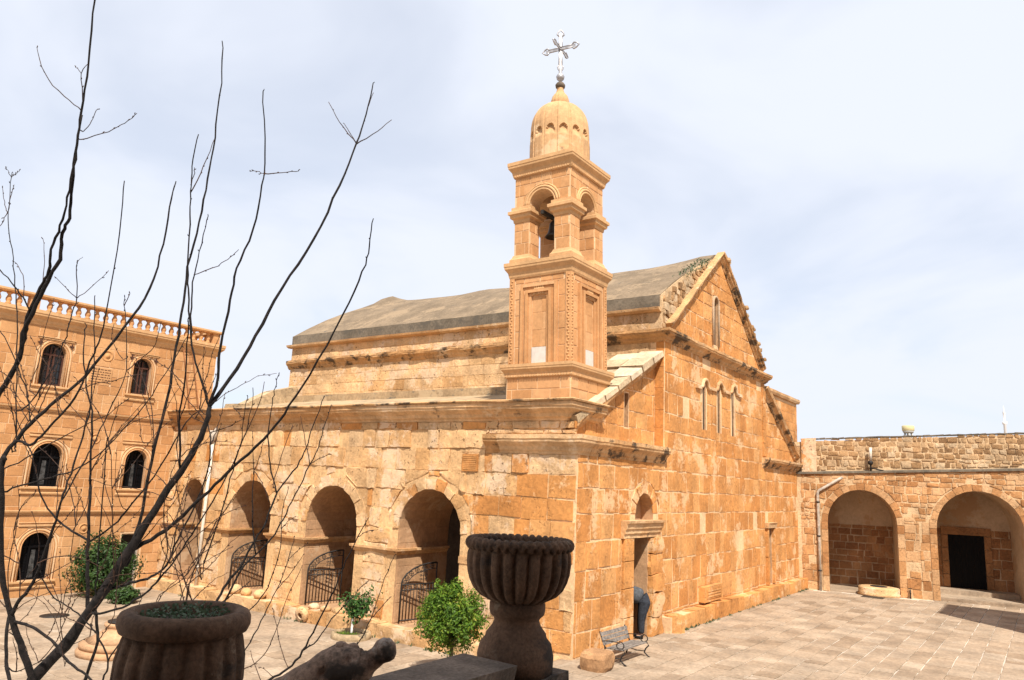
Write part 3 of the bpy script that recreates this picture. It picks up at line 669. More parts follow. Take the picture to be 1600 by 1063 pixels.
# weeds on the verge
b = MB()
for k in range(420):
    t = random.uniform(.35, .82); p = V3((4.9, 0, 9.6)).lerp(V3((9.55, 0, 12.0)), t); p += V3((random.uniform(-.18, .18), random.uniform(0, .5), random.uniform(.0, .14)))
    d = V3((random.uniform(-1, 1), random.uniform(-1, 1), random.uniform(.2, 1))).normalized()*.07; e = V3((random.uniform(-1, 1), random.uniform(-1, 1), random.uniform(-1, 1))).normalized()*.03
    b.add([p, p+e, p+d, p-e], [(0, 1, 2, 3)])
b.build('verge_weeds', 'leaf_herb', church, 'stuff')
# --- right aisle: front, rake, higher block behind, end walls
FB = frame((0, .12, 0), (1, 0, 0), (0, -1, 0))
b = MB(); wall(b, FB, [(14.4, 5.1), (18.95, 5.1), (18.95, 5.35), (14.4, 7.9)], [], .3); ra = b.build('aisle_front', 'mortar_orange', church)
st = []; k = (7.9-5.35)/4.55
for q in courses(14.42, 18.9, 5.2, 7.8, .5, (.45, .9), .03, .018):
    q = clip(q, k, 1, 7.82+k*14.4)
    if len(q) > 2 and area(q) > .02: st.append(q)
CS.add(FB, st, 'stone_orange', ra, .018, .012, .012, .01)
d = V3((-4.55, 0, 2.55)).normalized(); b = MB()
beam(b, (18.95, .12, 5.36), (14.45, .12, 7.88), V3((d.z, 0, -d.x)), (0, -1, 0), [(-.03, -.12), (.05, -.12), (.1, 0), (.22, .06), (.26, .16), (-.03, .16)], .2, .014); b.build('raking_cornice', 'cornice_black', ra)
b = MB()
for i in range(9):
    p = V3((18.8, .25, 5.45)).lerp(V3((14.6, .25, 7.95)), i/8.5); b.box((p.x-.2, .02, p.z-.02), (p.x+.22, .32, p.z+.13), 0, None, .03)
b.build('cap_stones', 'stone_rubble', ra, 'stuff')
FC = frame((0, .42, 0), (1, 0, 0), (0, -1, 0))
b = MB(); wall(b, FC, [(14.41, 4.5), (20.6, 4.5), (20.6, 8.0), (14.41, 8.0)], [], 5); rb_ = b.build('side_block', 'mortar_orange', church)
CS.add(FC, courses(14.45, 20.58, 4.6, 7.85, .42, (.5, .95), .014, .008), 'stone_orange', rb_, .014, .01, .004, .006)
b = MB(); sweep(b, [(14.4, .42), (20.6, .42), (20.6, 4)], [(-.03, 0), (.1, 0), (.14, .1), (.14, .2), (-.03, .22)], 1, 7.98, .5, .01); b.build('block_coping', 'cornice', rb_)
b = MB(); b.box((14.2, .48, -.3), (14.41, 17, 9.45), 0, .5); b.box((5.3, 16.6, -.3), (14.2, 17, 9.5)); b.box((14.41, 5.3, 0), (18.9, 16.9, 6)); b.box((1.4, 16.5, -.4), (4.8, 16.98, 5.4)); b.build('rear_walls', 'mortar_pale', church)
# vertical pilaster strip at the right edge of the nave front
CS.add(FR_, [[(14.0, z+.01), (14.38, z+.01), (14.38, z+.5), (14.0, z+.5)] for z in [5.25+.51*i for i in range(5)]], 'stone_orange', gable_wall, .05, .012, .012, .008)
# --- impost strings on the piers of the arcade
ed = sorted([(c-r, c+r) for c, r, v in ARCHES]); prs = [(.0, ed[0][0])]+[(ed[i][1], ed[i+1][0]) for i in range(3)]
ip = [(-.02, 0), (.03, 0), (.07, .05), (.08, .09), (.12, .11), (.12, .17), (-.02, .17)]
for i, (a, c) in enumerate(prs):
    b = MB()
    if i: sweep(b, [(2.05, c), (0, c), (0, a), (2.05, a)], ip, 1, 1.76, .3, .008)
    else: continue
    b.build('impost', 'cornice', arcade_wall)
b = MB(); sweep(b, [(2.05, ed[0][0]), (0, ed[0][0]), (0, ed[0][0]-.5)][::1], ip, -1, 1.76, .3, .008); b.build('impost', 'cornice', arcade_wall)
b = MB(); sweep(b, [(0, 16.9), (0, ed[3][1]), (2.05, ed[3][1])], ip, 1, 1.76, .3, .008); b.build('impost', 'cornice', arcade_wall)
# --- plinth of the arcade
b = MB(); b.box((-.36, .3, -.7), (.0, 16.9, -.02)); plb = b.build('plinth', 'mortar_pale', church)
FPl = frame((-.36, 0, 0), (0, 1, 0), (-1, 0, 0)); y = .3
while y < 16.7:
    l = random.uniform(.6, 1.3); y1 = min(y+l, 16.9); t = random.uniform(-.02, .05)
    vs, fs = stone_geo(FPl, [(y+.01, gz(y)-.05), (y1-.01, gz(y)-.05), (y1-.01, t), (y+.01, t)], .05, .02, .02, -.36)
    CS.raw(vs, fs, 'stone_pale', plb, None, [P(FPl, y, -.3), P(FPl, y1, -.3), P(FPl, y1, .05), P(FPl, y, .05)]); y = y1
# plaque between band and first arch, with lines of carved text
b = MB(); b.box((-.05, 2.9, 4.05), (.0, 3.4, 4.48), 0, .1); pq = b.build('plaque', 'stone_orange', arcade_wall)
b = MB()
for k in range(8): b.box((-.058, 2.94, 4.09+k*.047), (-.05, 3.36, 4.115+k*.047), 0, .9)
b.build('carved_lines', 'stone_orange', pq)
CS.finish()

# ================================================================== BELL TOWER
tw = empty('bell_tower', (1.1, 1.28, 5.75), 'square sandstone bell tower with belfry arches, ribbed dome and white cross', 'bell tower')
TS = Stones(tw)
X0, X1, Y0, Y1 = .15, 2.05, .33, 2.23; TC = V3((1.1, 1.28, 0))
def ring(d): return [(X0-d, Y1+d), (X0-d, Y0-d), (X1+d, Y0-d), (X1+d, Y1+d)]
def sq_sweep(mb, h, prof, z, step=None, jit=0, tint=None):
    c = [(TC.x-h, TC.y+h), (TC.x-h, TC.y-h), (TC.x+h, TC.y-h), (TC.x+h, TC.y+h)]
    # closed square: sweep each side as mitred ring
    m = len(prof); vs = []
    for sx, sy in ((-1, 1), (-1, -1), (1, -1), (1, 1)):
        for o, zz in prof: vs.append((TC.x+sx*(h+o), TC.y+sy*(h+o), z+zz))
    fs = [(i*m+k, ((i+1) % 4)*m+k, ((i+1) % 4)*m+(k+1) % m, i*m+(k+1) % m) for i in range(4) for k in range(m)]
    mb.add(vs, fs, 0, tint)
def core(name, h, z0, z1, mat='mortar_house', parent=tw):
    b = MB(); b.box((TC.x-h, TC.y-h, z0), (TC.x+h, TC.y+h, z1), 0, .5); return b.build(name, mat, parent)
def tf(h): return [frame((TC.x-h, TC.y-h, 0), (0, 1, 0), (-1, 0, 0)), frame((TC.x-h, TC.y-h, 0), (1, 0, 0), (0, -1, 0))]
base = core('tower_base', .95, 5.4, 6.5)
for f in tf(.95): TS.add(f, courses(.01, 1.89, 5.78, 6.46, .34, (.4, .7), .022, .003, .02), 'stone_tower', base, .012, .006, 0, .003)
def cornice(name, h, o, z, hh, dent=False):
    b = MB(); sq_sweep(b, h, cyma(o, hh), z, None, 0, .5); c = b.build(name, 'cornice_tower', tw)
    if dent:
        d = MB(); n = 24
        for i in range(n):
            t = -h+2*h*(i+.5)/n
            d.box((TC.x-h-.075, TC.y+t-.02, z+.02), (TC.x-h-.02, TC.y+t+.02, z+.07)); d.box((TC.x+t-.02, TC.y-h-.075, z+.02), (TC.x+t+.02, TC.y-h-.02, z+.07))
        d.build('dentils', 'cornice_tower', c, 'stuff')
    return c
cornice('base_cornice', .95, .13, 6.42, .34, True)
shaft = core('shaft', .90, 6.7, 9.1)
FW2 = tf(.90)
for f in FW2:
    ps = courses(.14, 1.66, 6.78, 9.06, .42, (.3, .62), .02, .003, .03); o = []
    for p in ps: o += subtract([p], rect_hole(.33, 1.47, 6.7, 8.86))
    TS.add(f, o, 'stone_tower', shaft, .012, .006, 0, .003)
    for k, (a, top, dd) in enumerate(((.35, 8.84, .085), (.43, 8.76, .045), (.51, 8.68, .10), (.59, 8.6, .05))): # nested frame mouldings
        b = MB(); w_ = .075
        for u0, u1, v0, v1 in ((a, a+w_, 6.76, top), (1.8-a-w_, 1.8-a, 6.76, top), (a+w_, 1.8-a-w_, top-w_, top)):
            b.prism([P(f, u0, v0, -.02), P(f, u1, v0, -.02), P(f, u1, v1, -.02), P(f, u0, v1, -.02)], f[3]*(dd+.02))
        b.build('panel_frame', 'stone_tower', shaft)
    ns = courses(.68, 1.12, 7.2, 8.5, .45, (.44, .5), .006, .001, .03)
    TS.add(f, ns, 'stone_tower', shaft, .008, .004, 0, .002)
    b = MB(); b.prism([P(f, .68, 6.76, -.01), P(f, 1.12, 6.76, -.01), P(f, 1.12, 7.19, -.01), P(f, .68, 7.19, -.01)], f[3]*.035); b.build('marble_slab', 'marble', shaft)
    b = MB()  # carved boss over the panel
    for i in range(5):
        for j in range(4): b.lathe(P(f, .78+i*.06, 8.58+j*.06, .05), [(.034, -.025), (.03, .02), (.01, .035)], 6)
    b.prism([P(f, .72, 8.55, .0), P(f, 1.08, 8.55, .0), P(f, 1.05, 8.84, .0), P(f, .75, 8.84, .0)], f[3]*.06); b.build('carved_boss', 'cornice_tower', shaft)
# carved corner strips
for cx, cy_ in ((-1, -1), (-1, 1), (1, -1)):
    b = MB(); c = V3((TC.x+cx*.86, TC.y+cy_*.86, 0))
    b.box((c.x-.075, c.y-.075, 6.78), (c.x+.075, c.y+.075, 9.06), 0, .5)
    for i in range(30):
        zc = 6.83+i*.074; dx_ = .014*(-1)**i
        b.lathe((c.x-.066, c.y+dx_, zc), [(.0, -.033), (.026, -.02), (.031, 0), (.026, .02), (0, .033)], 6, 0, .4); b.lathe((c.x+dx_, c.y-.066, zc), [(.0, -.033), (.026, -.02), (.031, 0), (.026, .02), (0, .033)], 6, 0, .4)
    b.build('corner_strip', 'stone_tower', shaft)
cornice('shaft_cornice', .90, .155, 9.04, .42)
# belfry: four piers, impost capitals, arched walls
floor_ = core('belfry_floor', .93, 9.42, 9.5)
PH = .86; pw = .47
for sx in (-1, 1):
    for sy in (-1, 1):
        cx, cy_ = TC.x+sx*(PH-pw/2), TC.y+sy*(PH-pw/2); h = pw/2
        b = MB(); b.box((cx-h, cy_-h, 9.45), (cx+h, cy_+h, 11.0), 0, .5); pr = b.build('pier', 'mortar_house', tw)
        for f, lim in ((frame((cx-h, cy_-h, 0), (0, 1, 0), (-1, 0, 0)), pw), (frame((cx-h, cy_-h, 0), (1, 0, 0), (0, -1, 0)), pw), (frame((cx+h, cy_-h, 0), (0, 1, 0), (1, 0, 0)), pw), (frame((cx-h, cy_+h, 0), (1, 0, 0), (0, 1, 0)), pw)):
            TS.add(f, courses(.004, lim-.004, 9.68, 10.62, .33, (.2, .5), .018, .002, .05), 'stone_tower', pr, .008, .005, 0, .002)
        for nm, prof, z in (('capital', [(-.03, 0), (.02, 0), (.03, .08), (.09, .12), (.1, .2), (.14, .22), (.14, .3), (.07, .34), (.07, .42), (-.03, .42)], 10.6), ('pier_base', [(-.03, 0), (.09, 0), (.09, .07), (.05, .12), (.02, .2), (-.03, .2)], 9.5)):
            b = MB(); m = len(prof); vs = [(cx+qx*(h+o), cy_+qy*(h+o), z+zz) for qx, qy in ((-1, 1), (-1, -1), (1, -1), (1, 1)) for o, zz in prof]
            b.add(vs, [(i*m+k, ((i+1) % 4)*m+k, ((i+1) % 4)*m+(k+1) % m, i*m+(k+1) % m) for i in range(4) for k in range(m)], 0, .5); b.build(nm, 'cornice_tower', pr)
r_ = PH-pw-.005
for i, f in enumerate((frame((TC.x-PH, TC.y-PH, 0), (0, 1, 0), (-1, 0, 0)), frame((TC.x-PH, TC.y-PH, 0), (1, 0, 0), (0, -1, 0)), frame((TC.x+PH, TC.y-PH, 0), (0, 1, 0), (1, 0, 0)), frame((TC.x-PH, TC.y+PH, 0), (1, 0, 0), (0, 1, 0)))):
    o0 = 0 if i % 2 == 0 else pw-.001
    b = MB(); wall(b, f, [(o0, 10.98), (PH-r_, 10.98)]+[(PH-r_*cos(pi*k/14), 11.0+r_*sin(pi*k/14)) for k in range(15)]+[(2*PH-o0, 10.98), (2*PH-o0, 11.95), (o0, 11.95)], [], pw-.01, 0, 0); aw_ = b.build('arch_wall', ['mortar_house'], tw)
    TS.add(f, [p for q in courses(.01, 2*PH-.01, 11.03, 11.92, .3, (.3, .55), .018, .002, .05) for p in subtract([q], arch_hole(PH, r_, 10.9, 11.0, 1, .19))], 'stone_tower', aw_, .01, .006, 0, .003)
    b = MB()
    for rr, tr in ((r_+.03, .035), (r_+.10, .045), (r_+.165, .03)): b.tube([P(f, PH+rr*cos(pi*k/16), 11.0+rr*sin(pi*k/16), .01) for k in range(17)], tr, 6)
    b.build('archivolt', 'cornice_tower', aw_)
b = MB(); b.box((TC.x-PH+.02, TC.y-PH+.02, 11.82), (TC.x+PH-.02, TC.y+PH-.02, 12.0)); b.build('belfry_ceiling', 'stone_tower', tw)
cornice('belfry_cornice', PH, .165, 11.86, .42, True)
# ribbed dome with a ring of small niches
def dome_r(a, z, r):
    n = 14; ph = (a/(2*pi)*n) % 1.0; s = abs(ph-.5)*2
    m = 1-.03*(s > .86)-.018*(1-s)**2
    if 12.98 < z < 13.29 and s < .62:
        top = 13.07+.2*sqrt(max(0, 1-(s/.62)**2))
        if z < top: m -= .085*(max(0, min(1, (z-12.98)/.16)))
    return m
pr = [(.86, 12.26), (.86, 12.34), (.83, 12.36)]+[(.83, 12.36+.60*i/8) for i in range(1, 9)]+[(.825-.02*i/18, 12.97+.40*i/18) for i in range(19)]
for i in range(1, 15): t = i/14*pi/2; pr.append((max(.805*cos(t)**.68, .13), 13.38+.78*sin(t)))
b = MB(); b.lathe((TC.x, TC.y, 0), pr, 192, 0, .45, dome_r, False); b.build('dome', 'dome_stone', tw)
b = MB(); b.lathe((TC.x, TC.y, 0), [(.2, 14.1), (.24, 14.16), (.245, 14.3), (.2, 14.45), (.12, 14.55), (.09, 14.66), (.10, 14.7)], 48, 0, .3, lambda a, z, r: 1+.06*cos(14*a) if 14.12 < z < 14.6 else 1); fin = b.build('finial', 'dome_stone', tw)
b = MB(); b.lathe((TC.x, TC.y, 0), [(.08, 14.68), (.13, 14.73), (.14, 14.8), (.10, 14.86), (.04, 14.88)], 20); b.build('finial_ball', 'dark_coping', fin)
b = MB(); b.lathe((TC.x, TC.y, 0), [(.035, 14.86), (.04, 14.92), (.10, 14.98), (.12, 15.06), (.09, 15.12), (.05, 15.16), (.05, 15.3)], 16)
def crossarm(b, c, d, L0, L1, wd, tip):
    # a double-tube arm ending in a pointed trefoil
    d = d.normalized(); sd = V3((0, 0, 1)) if abs(d.z) < .5 else V3((.6, -.8, 0)).normalized()
    for s in (-1, 1): b.tube([c+sd*s*wd+d*L0, c+sd*s*wd+d*(L1-.08)], .018, 6)
    b.tube([c+sd*wd+d*(L1-.1), c+sd*(tip)+d*(L1-.05), c+sd*tip*.75+d*(L1+.02), c+d*(L1+.11), c-sd*tip*.75+d*(L1+.02), c-sd*tip+d*(L1-.05), c-sd*wd+d*(L1-.1)], .022, 6)
    b.prism([c+sd*wd+d*L0+V3((.006, .006, 0)), c+sd*wd+d*L1+V3((.006, .006, 0)), c-sd*wd+d*L1+V3((.006, .006, 0)), c-sd*wd+d*L0+V3((.006, .006, 0))], V3((-.012, -.012, 0)))
cc = V3((TC.x, TC.y, 15.93)); A1 = V3((.12, -.99, .0)); A2 = V3((.99, .12, .0))
crossarm(b, cc, V3((0, 0, 1)), 0, .48, .042, .1); crossarm(b, cc, V3((0, 0, -1)), 0, .62, .042, .08)
for s in (-1, 1): crossarm(b, cc, A1*s, 0, .46, .042, .1); crossarm(b, cc, A2*s, 0, .40, .04, .08)
b.build('cross', 'silver', tw)
TS.finish()
# bell hanging in the belfry
bl = empty('bell', (TC.x-.1, TC.y+.1, 10.3), 'dark bronze bell hanging inside the belfry arch', 'bell')
b = MB(); b.lathe((TC.x-.1, TC.y+.1, 0), [(.02, 10.78), (.08, 10.77), (.12, 10.7), (.14, 10.55), (.18, 10.42), (.25, 10.33), (.23, 10.32), (.1, 10.5)], 20); b.build('bell_body', 'bronze', bl)
b = MB(); b.bar((TC.x-.7, TC.y+.1, 10.86), (TC.x+.7, TC.y+.1, 10.86), (0, 0, 1), .09, .1); b.bar((TC.x-.1, TC.y-.7, 10.92), (TC.x-.1, TC.y+.7, 10.92), (0, 0, 1), .06, .06); b.build('yoke', 'bronze', bl)
b = MB(); b.tube([(TC.x-.1, TC.y+.1, 10.6), (TC.x-.1, TC.y+.1, 10.3)], .03, 8); b.build('clapper', 'bronze', bl)

def lean(o): # the tower has settled a little towards the arcade side
    if o.type == 'MESH':
        wz = 0; p = o
        while p: wz += p.location.z; p = p.parent
        for v in o.data.vertices:
            k = max(0, wz+v.co.z-6.0)*.026; v.co.x -= .58*k; v.co.y += .81*k
    for c in o.children: lean(c)
lean(tw); lean(bl)
# ================================================================== LEFT BUILDING
hb = empty('monastery_building', (-3.5, 17, -.4), 'three-storey sandstone building with arched windows and a roof balustrade', 'building')
HS = Stones(hb)
FH = frame((0, 17, 0), (1, 0, 0), (0, -1, 0))
WIN = [(-4.41, .36, 6.2, 7.55, 'u'), (-1.47, .32, 6.26, 7.53, 'u'), (-4.13, .44, 3.02, 4.37, 'm'), (-1.25, .375, 3.02, 4.33, 'm'), (-4.03, .43, .18, 1.6, 'm'), (-7.3, .36, 6.2, 7.55, 'u'), (-7.1, .44, 3.02, 4.37, 'm')]
HD = (-1.4, -.72, -.34, 1.5)
b = MB(); wall(b, FH, rect_loop(-10, 1.34, -.6, 8.1), [arch_loop(x, r, z0, z1-r, 1, 12) for x, r, z0, z1, k in WIN]+[rect_loop(*HD)], .4, 0, 1)
hw = b.build('front_wall', ['mortar_house', 'reveal'], hb)
st = []
for q in courses(-10, 1.32, -.4, 8.05, .31, (.32, .62), .018, .004, .05):
    ps = [q]
    for x, r, z0, z1, k in WIN: ps = subtract(ps, arch_hole(x, r, z0-.22, z1-r, 1, .2))
    for h in (rect_hole(*HD, .06), rect_hole(-11, .0, 5.34, 5.5), rect_hole(-11, .0, 2.14, 2.3), rect_hole(-3.28, -2.5, 6.5, 7.02)): ps = subtract(ps, h)
    st += [p for p in ps if area(p) > .012]
HS.add(FH, st, 'stone_house', hw, .012, .007, 0, .006)
for x, r, z0, z1, k in WIN:
    wp = empty.__call__ if False else None
    b = MB(); b.prism([P(FH, u, v, -.2) for u, v in arch_loop(x, r+.03, z0-.02, z1-r, 1, 12)], (0, .03, 0)); wn = b.build('window', 'glass' if k == 'u' else 'dark_glass', hw)
    b = MB(); m_ = 'red_wood' if k == 'u' else 'dark_glass'
    for u in (-.33, .33) if k == 'm' else (-.06, .06): b.bar(P(FH, x+u*r if k == 'm' else x+u, z0, -.17), P(FH, x+u*r if k == 'm' else x+u, z1-.1, -.17), (0, 1, 0), .05, .04)
    b.bar(P(FH, x-r, z1-r, -.17), P(FH, x+r, z1-r, -.17), (0, 1, 0), .06, .05); b.bar(P(FH, x-r, z0+.03, -.17), P(FH, x+r, z0+.03, -.17), (0, 1, 0), .06, .06)
    for s in (-1, 1): b.bar(P(FH, x+s*(r-.02), z0, -.17), P(FH, x+s*(r-.02), z1-r, -.17), (0, 1, 0), .06, .05)
    b.build('window_frame', m_, wn)
    if k == 'm':
        b = MB(); b.prism([P(FH, x-r*.22, z0+.05, -.185), P(FH, x+r*.18, z0+.05, -.185), P(FH, x+r*.12, z1-r-.1, -.185), P(FH, x-r*.14, z1-r-.1, -.185)], (0, -.006, 0)); b.build('curtain', 'curtain_grey', wn)
    b = MB()
    n = 5 if k == 'u' else 6
    for i in range(1, n): b.tube([P(FH, x-r+2*r*i/n, z0, -.19), P(FH, x-r+2*r*i/n, z1-r+sqrt(max(0, r*r-(r-2*r*i/n)**2)), -.19)], .006, 5)
    for i in range(1, 5): b.tube([P(FH, x-r, z0+(z1-r-z0)*i/4, -.19), P(FH, x+r, z0+(z1-r-z0)*i/4, -.19)], .006, 5)
    b.build('window_grille', 'iron' if k == 'u' else 'dark_glass', wn)
    b = MB() # archivolt, jambs, sill and label course
    for rr, tr in ((r+.02, .018), (r+.08, .022), (r+.17, .016)):
        b.tube([P(FH, u, v, .005) for u, v in arch_loop(x, rr, z0, z1-r, 1, 16)], tr, 6)
    b.build('window_surround', 'stone_house', hw)
    b = MB(); sweep(b, [(x-r-.22, 17), (x+r+.22, 17)], [(-.02, 0), (.05, 0), (.06, .05), (.03, .07), (.03, .15), (.09, .17), (.09, .22), (-.02, .22)], 1, z0-.24); b.build('sill', 'cornice_tower', hw)
    if k == 'u':
        b = MB(); z = z1+.16; b.box((x-r-.22, 16.95, z), (x+r+.22, 17, z+.03)); b.box((x-r-.18, 16.96, z-.05), (x+r+.18, 17, z-.03)); b.build('hood_course', 'cornice_tower', hw)
        for s in (-1, 1):
            b = MB(); xc = x+s*(r+.12); zc = z1-.02; b.box((xc-.02, 16.96, zc-.08), (xc+.02, 17, zc+.08)); b.box((xc-.07, 16.965, zc-.02), (xc+.07, 17, zc+.02)); b.build('carved_cross', 'red_wood', hw)
    else:
        b = MB(); z = z1+.2; b.box((x-r-.2, 16.955, z), (x+r+.2, 17, z+.06)); b.box((x-r-.2, 16.955, z+.1), (x+r+.2, 17, z+.13)); b.build('hood_course', 'cornice_tower', hw)
b = MB(); b.box((HD[0]-.02, 17.16, -.4), (HD[1]+.02, 17.2, 1.55)); dr = b.build('door', 'black_metal', hw)
b = MB(); b.box((HD[1]-.05, 17.1, -.34), (HD[1]+.0, 17.15, 1.5)); b.box((HD[0], 17.1, 1.45), (HD[1]-.05, 17.15, 1.5)); b.build('door_frame', 'grey_pipe', dr)
for z in (5.36, 2.16):
    b = MB(); sweep(b, [(-10, 17), (-.02, 17)], [(-.02, 0), (.04, 0), (.05, .05), (.09, .07), (.1, .12), (-.02, .13)], 1, z); b.build('string_course', 'cornice_tower', hw)
b = MB(); b.lathe((0, 0, 0), [(.09, 0), (.13, .05), (.13, .14), (.06, .17)], 12, 0, .5); b.v = [p+V3((-.02, 16.95, 5.25)) for p in b.v]; b.build('corbel', 'stone_house', hw)
# inscription panel, medallions
b = MB(); b.box((-3.26, 16.97, 6.52), (-2.52, 17, 7.0), 0, .8); pn = b.build('inscription_panel', 'stone_house', hw)
for k in range(5):
    b = MB(); x = -3.2
    while x < -2.6: l = random.uniform(.04, .12); b.box((x, 16.966, 6.58+k*.085), (min(x+l, -2.57), 16.97, 6.605+k*.085), 0, .5); x += l+.03
    b.build('text_line', 'red_wood', pn)
for x, z, r in ((-2.75, 7.42, .2), (-2.75, 4.62, .17), (-2.7, 1.7, .17)):
    b = MB(); b.lathe((0, 0, 0), [(r, 0), (r, .02), (r*.8, .04), (r*.75, .02), (r*.4, .02), (r*.3, .05), (0.01, .055)], 20, 0, .4); b.v = [V3((p.x+x, 17-p.z, p.y+z)) for p in b.v]; b.build('medallion', 'stone_house', hw)
# cornice and balustrade
b = MB(); sweep(b, [(-10, 17), (1.34, 17), (1.34, 20)], cyma(.22, .45), 1, 8.06); b.build('cornice', 'cornice_tower', hb)
b = MB(); b.box((-10, 17.02, 8.5), (1.44, 17.3, 8.56), 0, .5); b.box((1.12, 17.3, 8.5), (1.44, 20, 8.56), 0, .5); b.build('balustrade_base', 'cornice_tower', hb)
b = MB(); sweep(b, [(-10, 17.05), (1.42, 17.05), (1.42, 20)], [(-.3, 0), (.06, 0), (.1, .04), (.1, .1), (-.3, .12)], 1, 8.95); b.build('balustrade_rail', 'cornice_tower', hb)
b = MB(); b.lathe((0, 0, 0), [(.085, 0), (.085, .05), (.055, .07), (.085, .13), (.09, .18), (.05, .28), (.045, .31), (.085, .34), (.085, .39)], 10, 0, .5); bme = b.build('baluster', 'stone_house', hb).data
proto = [o for o in hb.children if o.name.startswith('baluster')][0]
proto.location = V3((-9.85, 17.15, 8.56))-WL[hb.name]
x = -9.52
while x < 1.3:
    if min(abs(x-t) for t in (-5.2, 1.3)) > .2: place('baluster', bme, (x, 17.15, 8.56), hb)
    x += .30
for k in range(8): place('baluster', bme, (1.3, 17.5+k*.33, 8.56), hb)
for x in (-5.2, 1.28):
    b = MB(); b.box((x-.14, 17.03, 8.56), (x+.14, 17.29, 8.95), 0, .6); b.build('balustrade_pier', 'stone_house', hb)
b = MB(); b.box((-10, 17.42, -.6), (-9.6, 26, 8.1)); b.box((.94, 17.42, -.6), (1.34, 26, 8.1)); b.box((-10, 17.42, 8.1), (1.34, 26, 8.2)); b.box((-10, 25.6, -.6), (1.34, 26, 8.1)); b.build('rear_walls', 'stone_house', hb)
HS.finish()
# rope ladder / wooden ladder against the upper wall
ld = empty('ladder', (.6, 16.85, 5.6), 'slim reddish wooden ladder against the upper wall beside the roof corner', 'ladder')
p0, p1 = V3((.45, 16.6, 5.95)), V3((.05, 16.93, 8.3)); sdv = V3((.17, 0, .03))
for s in (-1, 1):
    b = MB(); b.bar(p0+sdv*s, p1+sdv*s, (0, 1, 0), .028, .035); b.build('ladder_rail', 'ladder_wood', ld)
for i in range(9):
    q = p0.lerp(p1, (i+.6)/9.4); b = MB(); b.tube([q-sdv, q+sdv], .013, 6); b.build('rung', 'ladder_wood', ld)

# ================================================================== ARCADE BUILDING ON THE RIGHT
ab = empty('arcade_range', (19.5, -3, 0), 'low rubble-stone range with two open pointed arches along the court', 'building')
AS = Stones(ab)
TH = radians(13); AU = V3((sin(TH), -cos(TH), 0)); AN = V3((-cos(TH), -sin(TH), 0))
FAr = frame((18.75, -.2, 0), AU, AN); FPp = frame(V3((18.75, -.2, 0))-AN*.22, AU, AN); FBk = frame(V3((18.75, -.2, 0))-AN*2.55, AU, AN)
AA = [(2.3, 1.31, 2.82, 1.04), (6.52, 1.5, 2.78, 1.03), (10.8, 1.5, 2.8, 1.03)]
zl = lambda u: 4.82+.052*u
zp = lambda u: 6.24+.05*u
b = MB(); wall(b, FAr, [(-.3, -.1), (15, -.1), (15, zl(15)), (-.3, zl(-.3))], [arch_loop(c, r, -.02, vs, k, 20) for c, r, vs, k in AA], 2.55, 0, 1); aw2 = b.build('arcade_wall', ['mortar_rubble', 'plaster'], ab)
st = []
for q in courses(-.05, 4.4, .02, 3.0, .36, (.25, .65), .035, .024, .3)+courses(4.4, 14.9, .02, 3.0, .38, (.25, .7), .035, .024, .3)+rubble(-.05, 14.9, 3.0, 5.7, .25, (.18, .48), .04):
    q = clip(q, -.052, 1, 4.78)
    if len(q) < 3: continue
    ps = [q]
    for c, r, vs, k in AA: ps = subtract(ps, arch_hole(c, r, -1, vs, k, .27))
    st += [p for p in ps if area(p) > .008]
AS.add(FAr, [p for p in st if random.random() < .96], 'stone_arcade', aw2, .022, .014, .014, .012)
for c, r, vs, k in AA[:2]:
    AS.add(FAr, voussoirs(c, r, vs, k, .25, 15, .014), 'stone_arcade', aw2, .03, .01, .004, .006)
    for s in (-1, 1):
        z = .0
        while z < vs-.05:
            h = min(random.uniform(.35, .6), vs-z); a, e = (c+r, c+r+.25) if s > 0 else (c-r-.25, c-r)
            AS.add(FAr, [[(a, z+.008), (e, z+.008), (e, z+h-.008), (a, z+h-.008)]], 'stone_arcade', aw2, .03, .01, .004, .004); z += h
# ledge of roof screed and parapet of rubble
b = MB(); b.add([P(FAr, -.3, zl(-.3)+.004, .08), P(FAr, 15, zl(15)+.004, .08), P(FAr, 15, zl(15)+.1, -.6), P(FAr, -.3, zl(-.3)+.1, -.6), P(FAr, -.3, zl(-.3)-.07, .08), P(FAr, 15, zl(15)-.07, .08)], [(0, 1, 2, 3), (0, 4, 5, 1)], 0, .5); b.build('roof_ledge', 'roof_edge', ab)
b = MB(); wall(b, FPp, [(-.6, 4.7), (15, 4.7), (15, zp(15)), (-.6, zp(-.6)-.1)], [], .35); pp = b.build('parapet', 'mortar_rubble', ab)
st = []
for q in rubble(.02, 15, 4.86, 7.2, .21, (.14, .42), .045)+rubble(-.55, .0, 4.86, 6.05, .3, (.2, .5)):
    q = clip(q, -.05, 1, 6.22)
    if len(q) > 2: q = clip(q, .052, -1, -4.93)
    if len(q) > 2 and area(q) > .008: st.append(q)
AS.add(FPp, st, 'stone_rubble', pp, .03, .02, .02, .015)
b = MB(); b.prism([P(FPp, .02, 4.85, .0), P(FPp, .62, 4.85, .0), P(FPp, .62, 6.32, .0), P(FPp, .02, 6.28, .0)], AN*.10); b.build('parapet_pier', 'stone_pale', ab)
b = MB()
for k in range(60):
    u = k*.25; b.prism([P(FPp, u+.005, zp(u)+.0, .04), P(FPp, u+.245, zp(u+.25), .04), P(FPp, u+.245, zp(u+.25)+.06*random.uniform(.5, 1), .04), P(FPp, u+.005, zp(u)+.06*random.uniform(.5, 1), .04)], AN*-.42)
b.build('parapet_coping', 'roof_edge', ab, 'stuff')
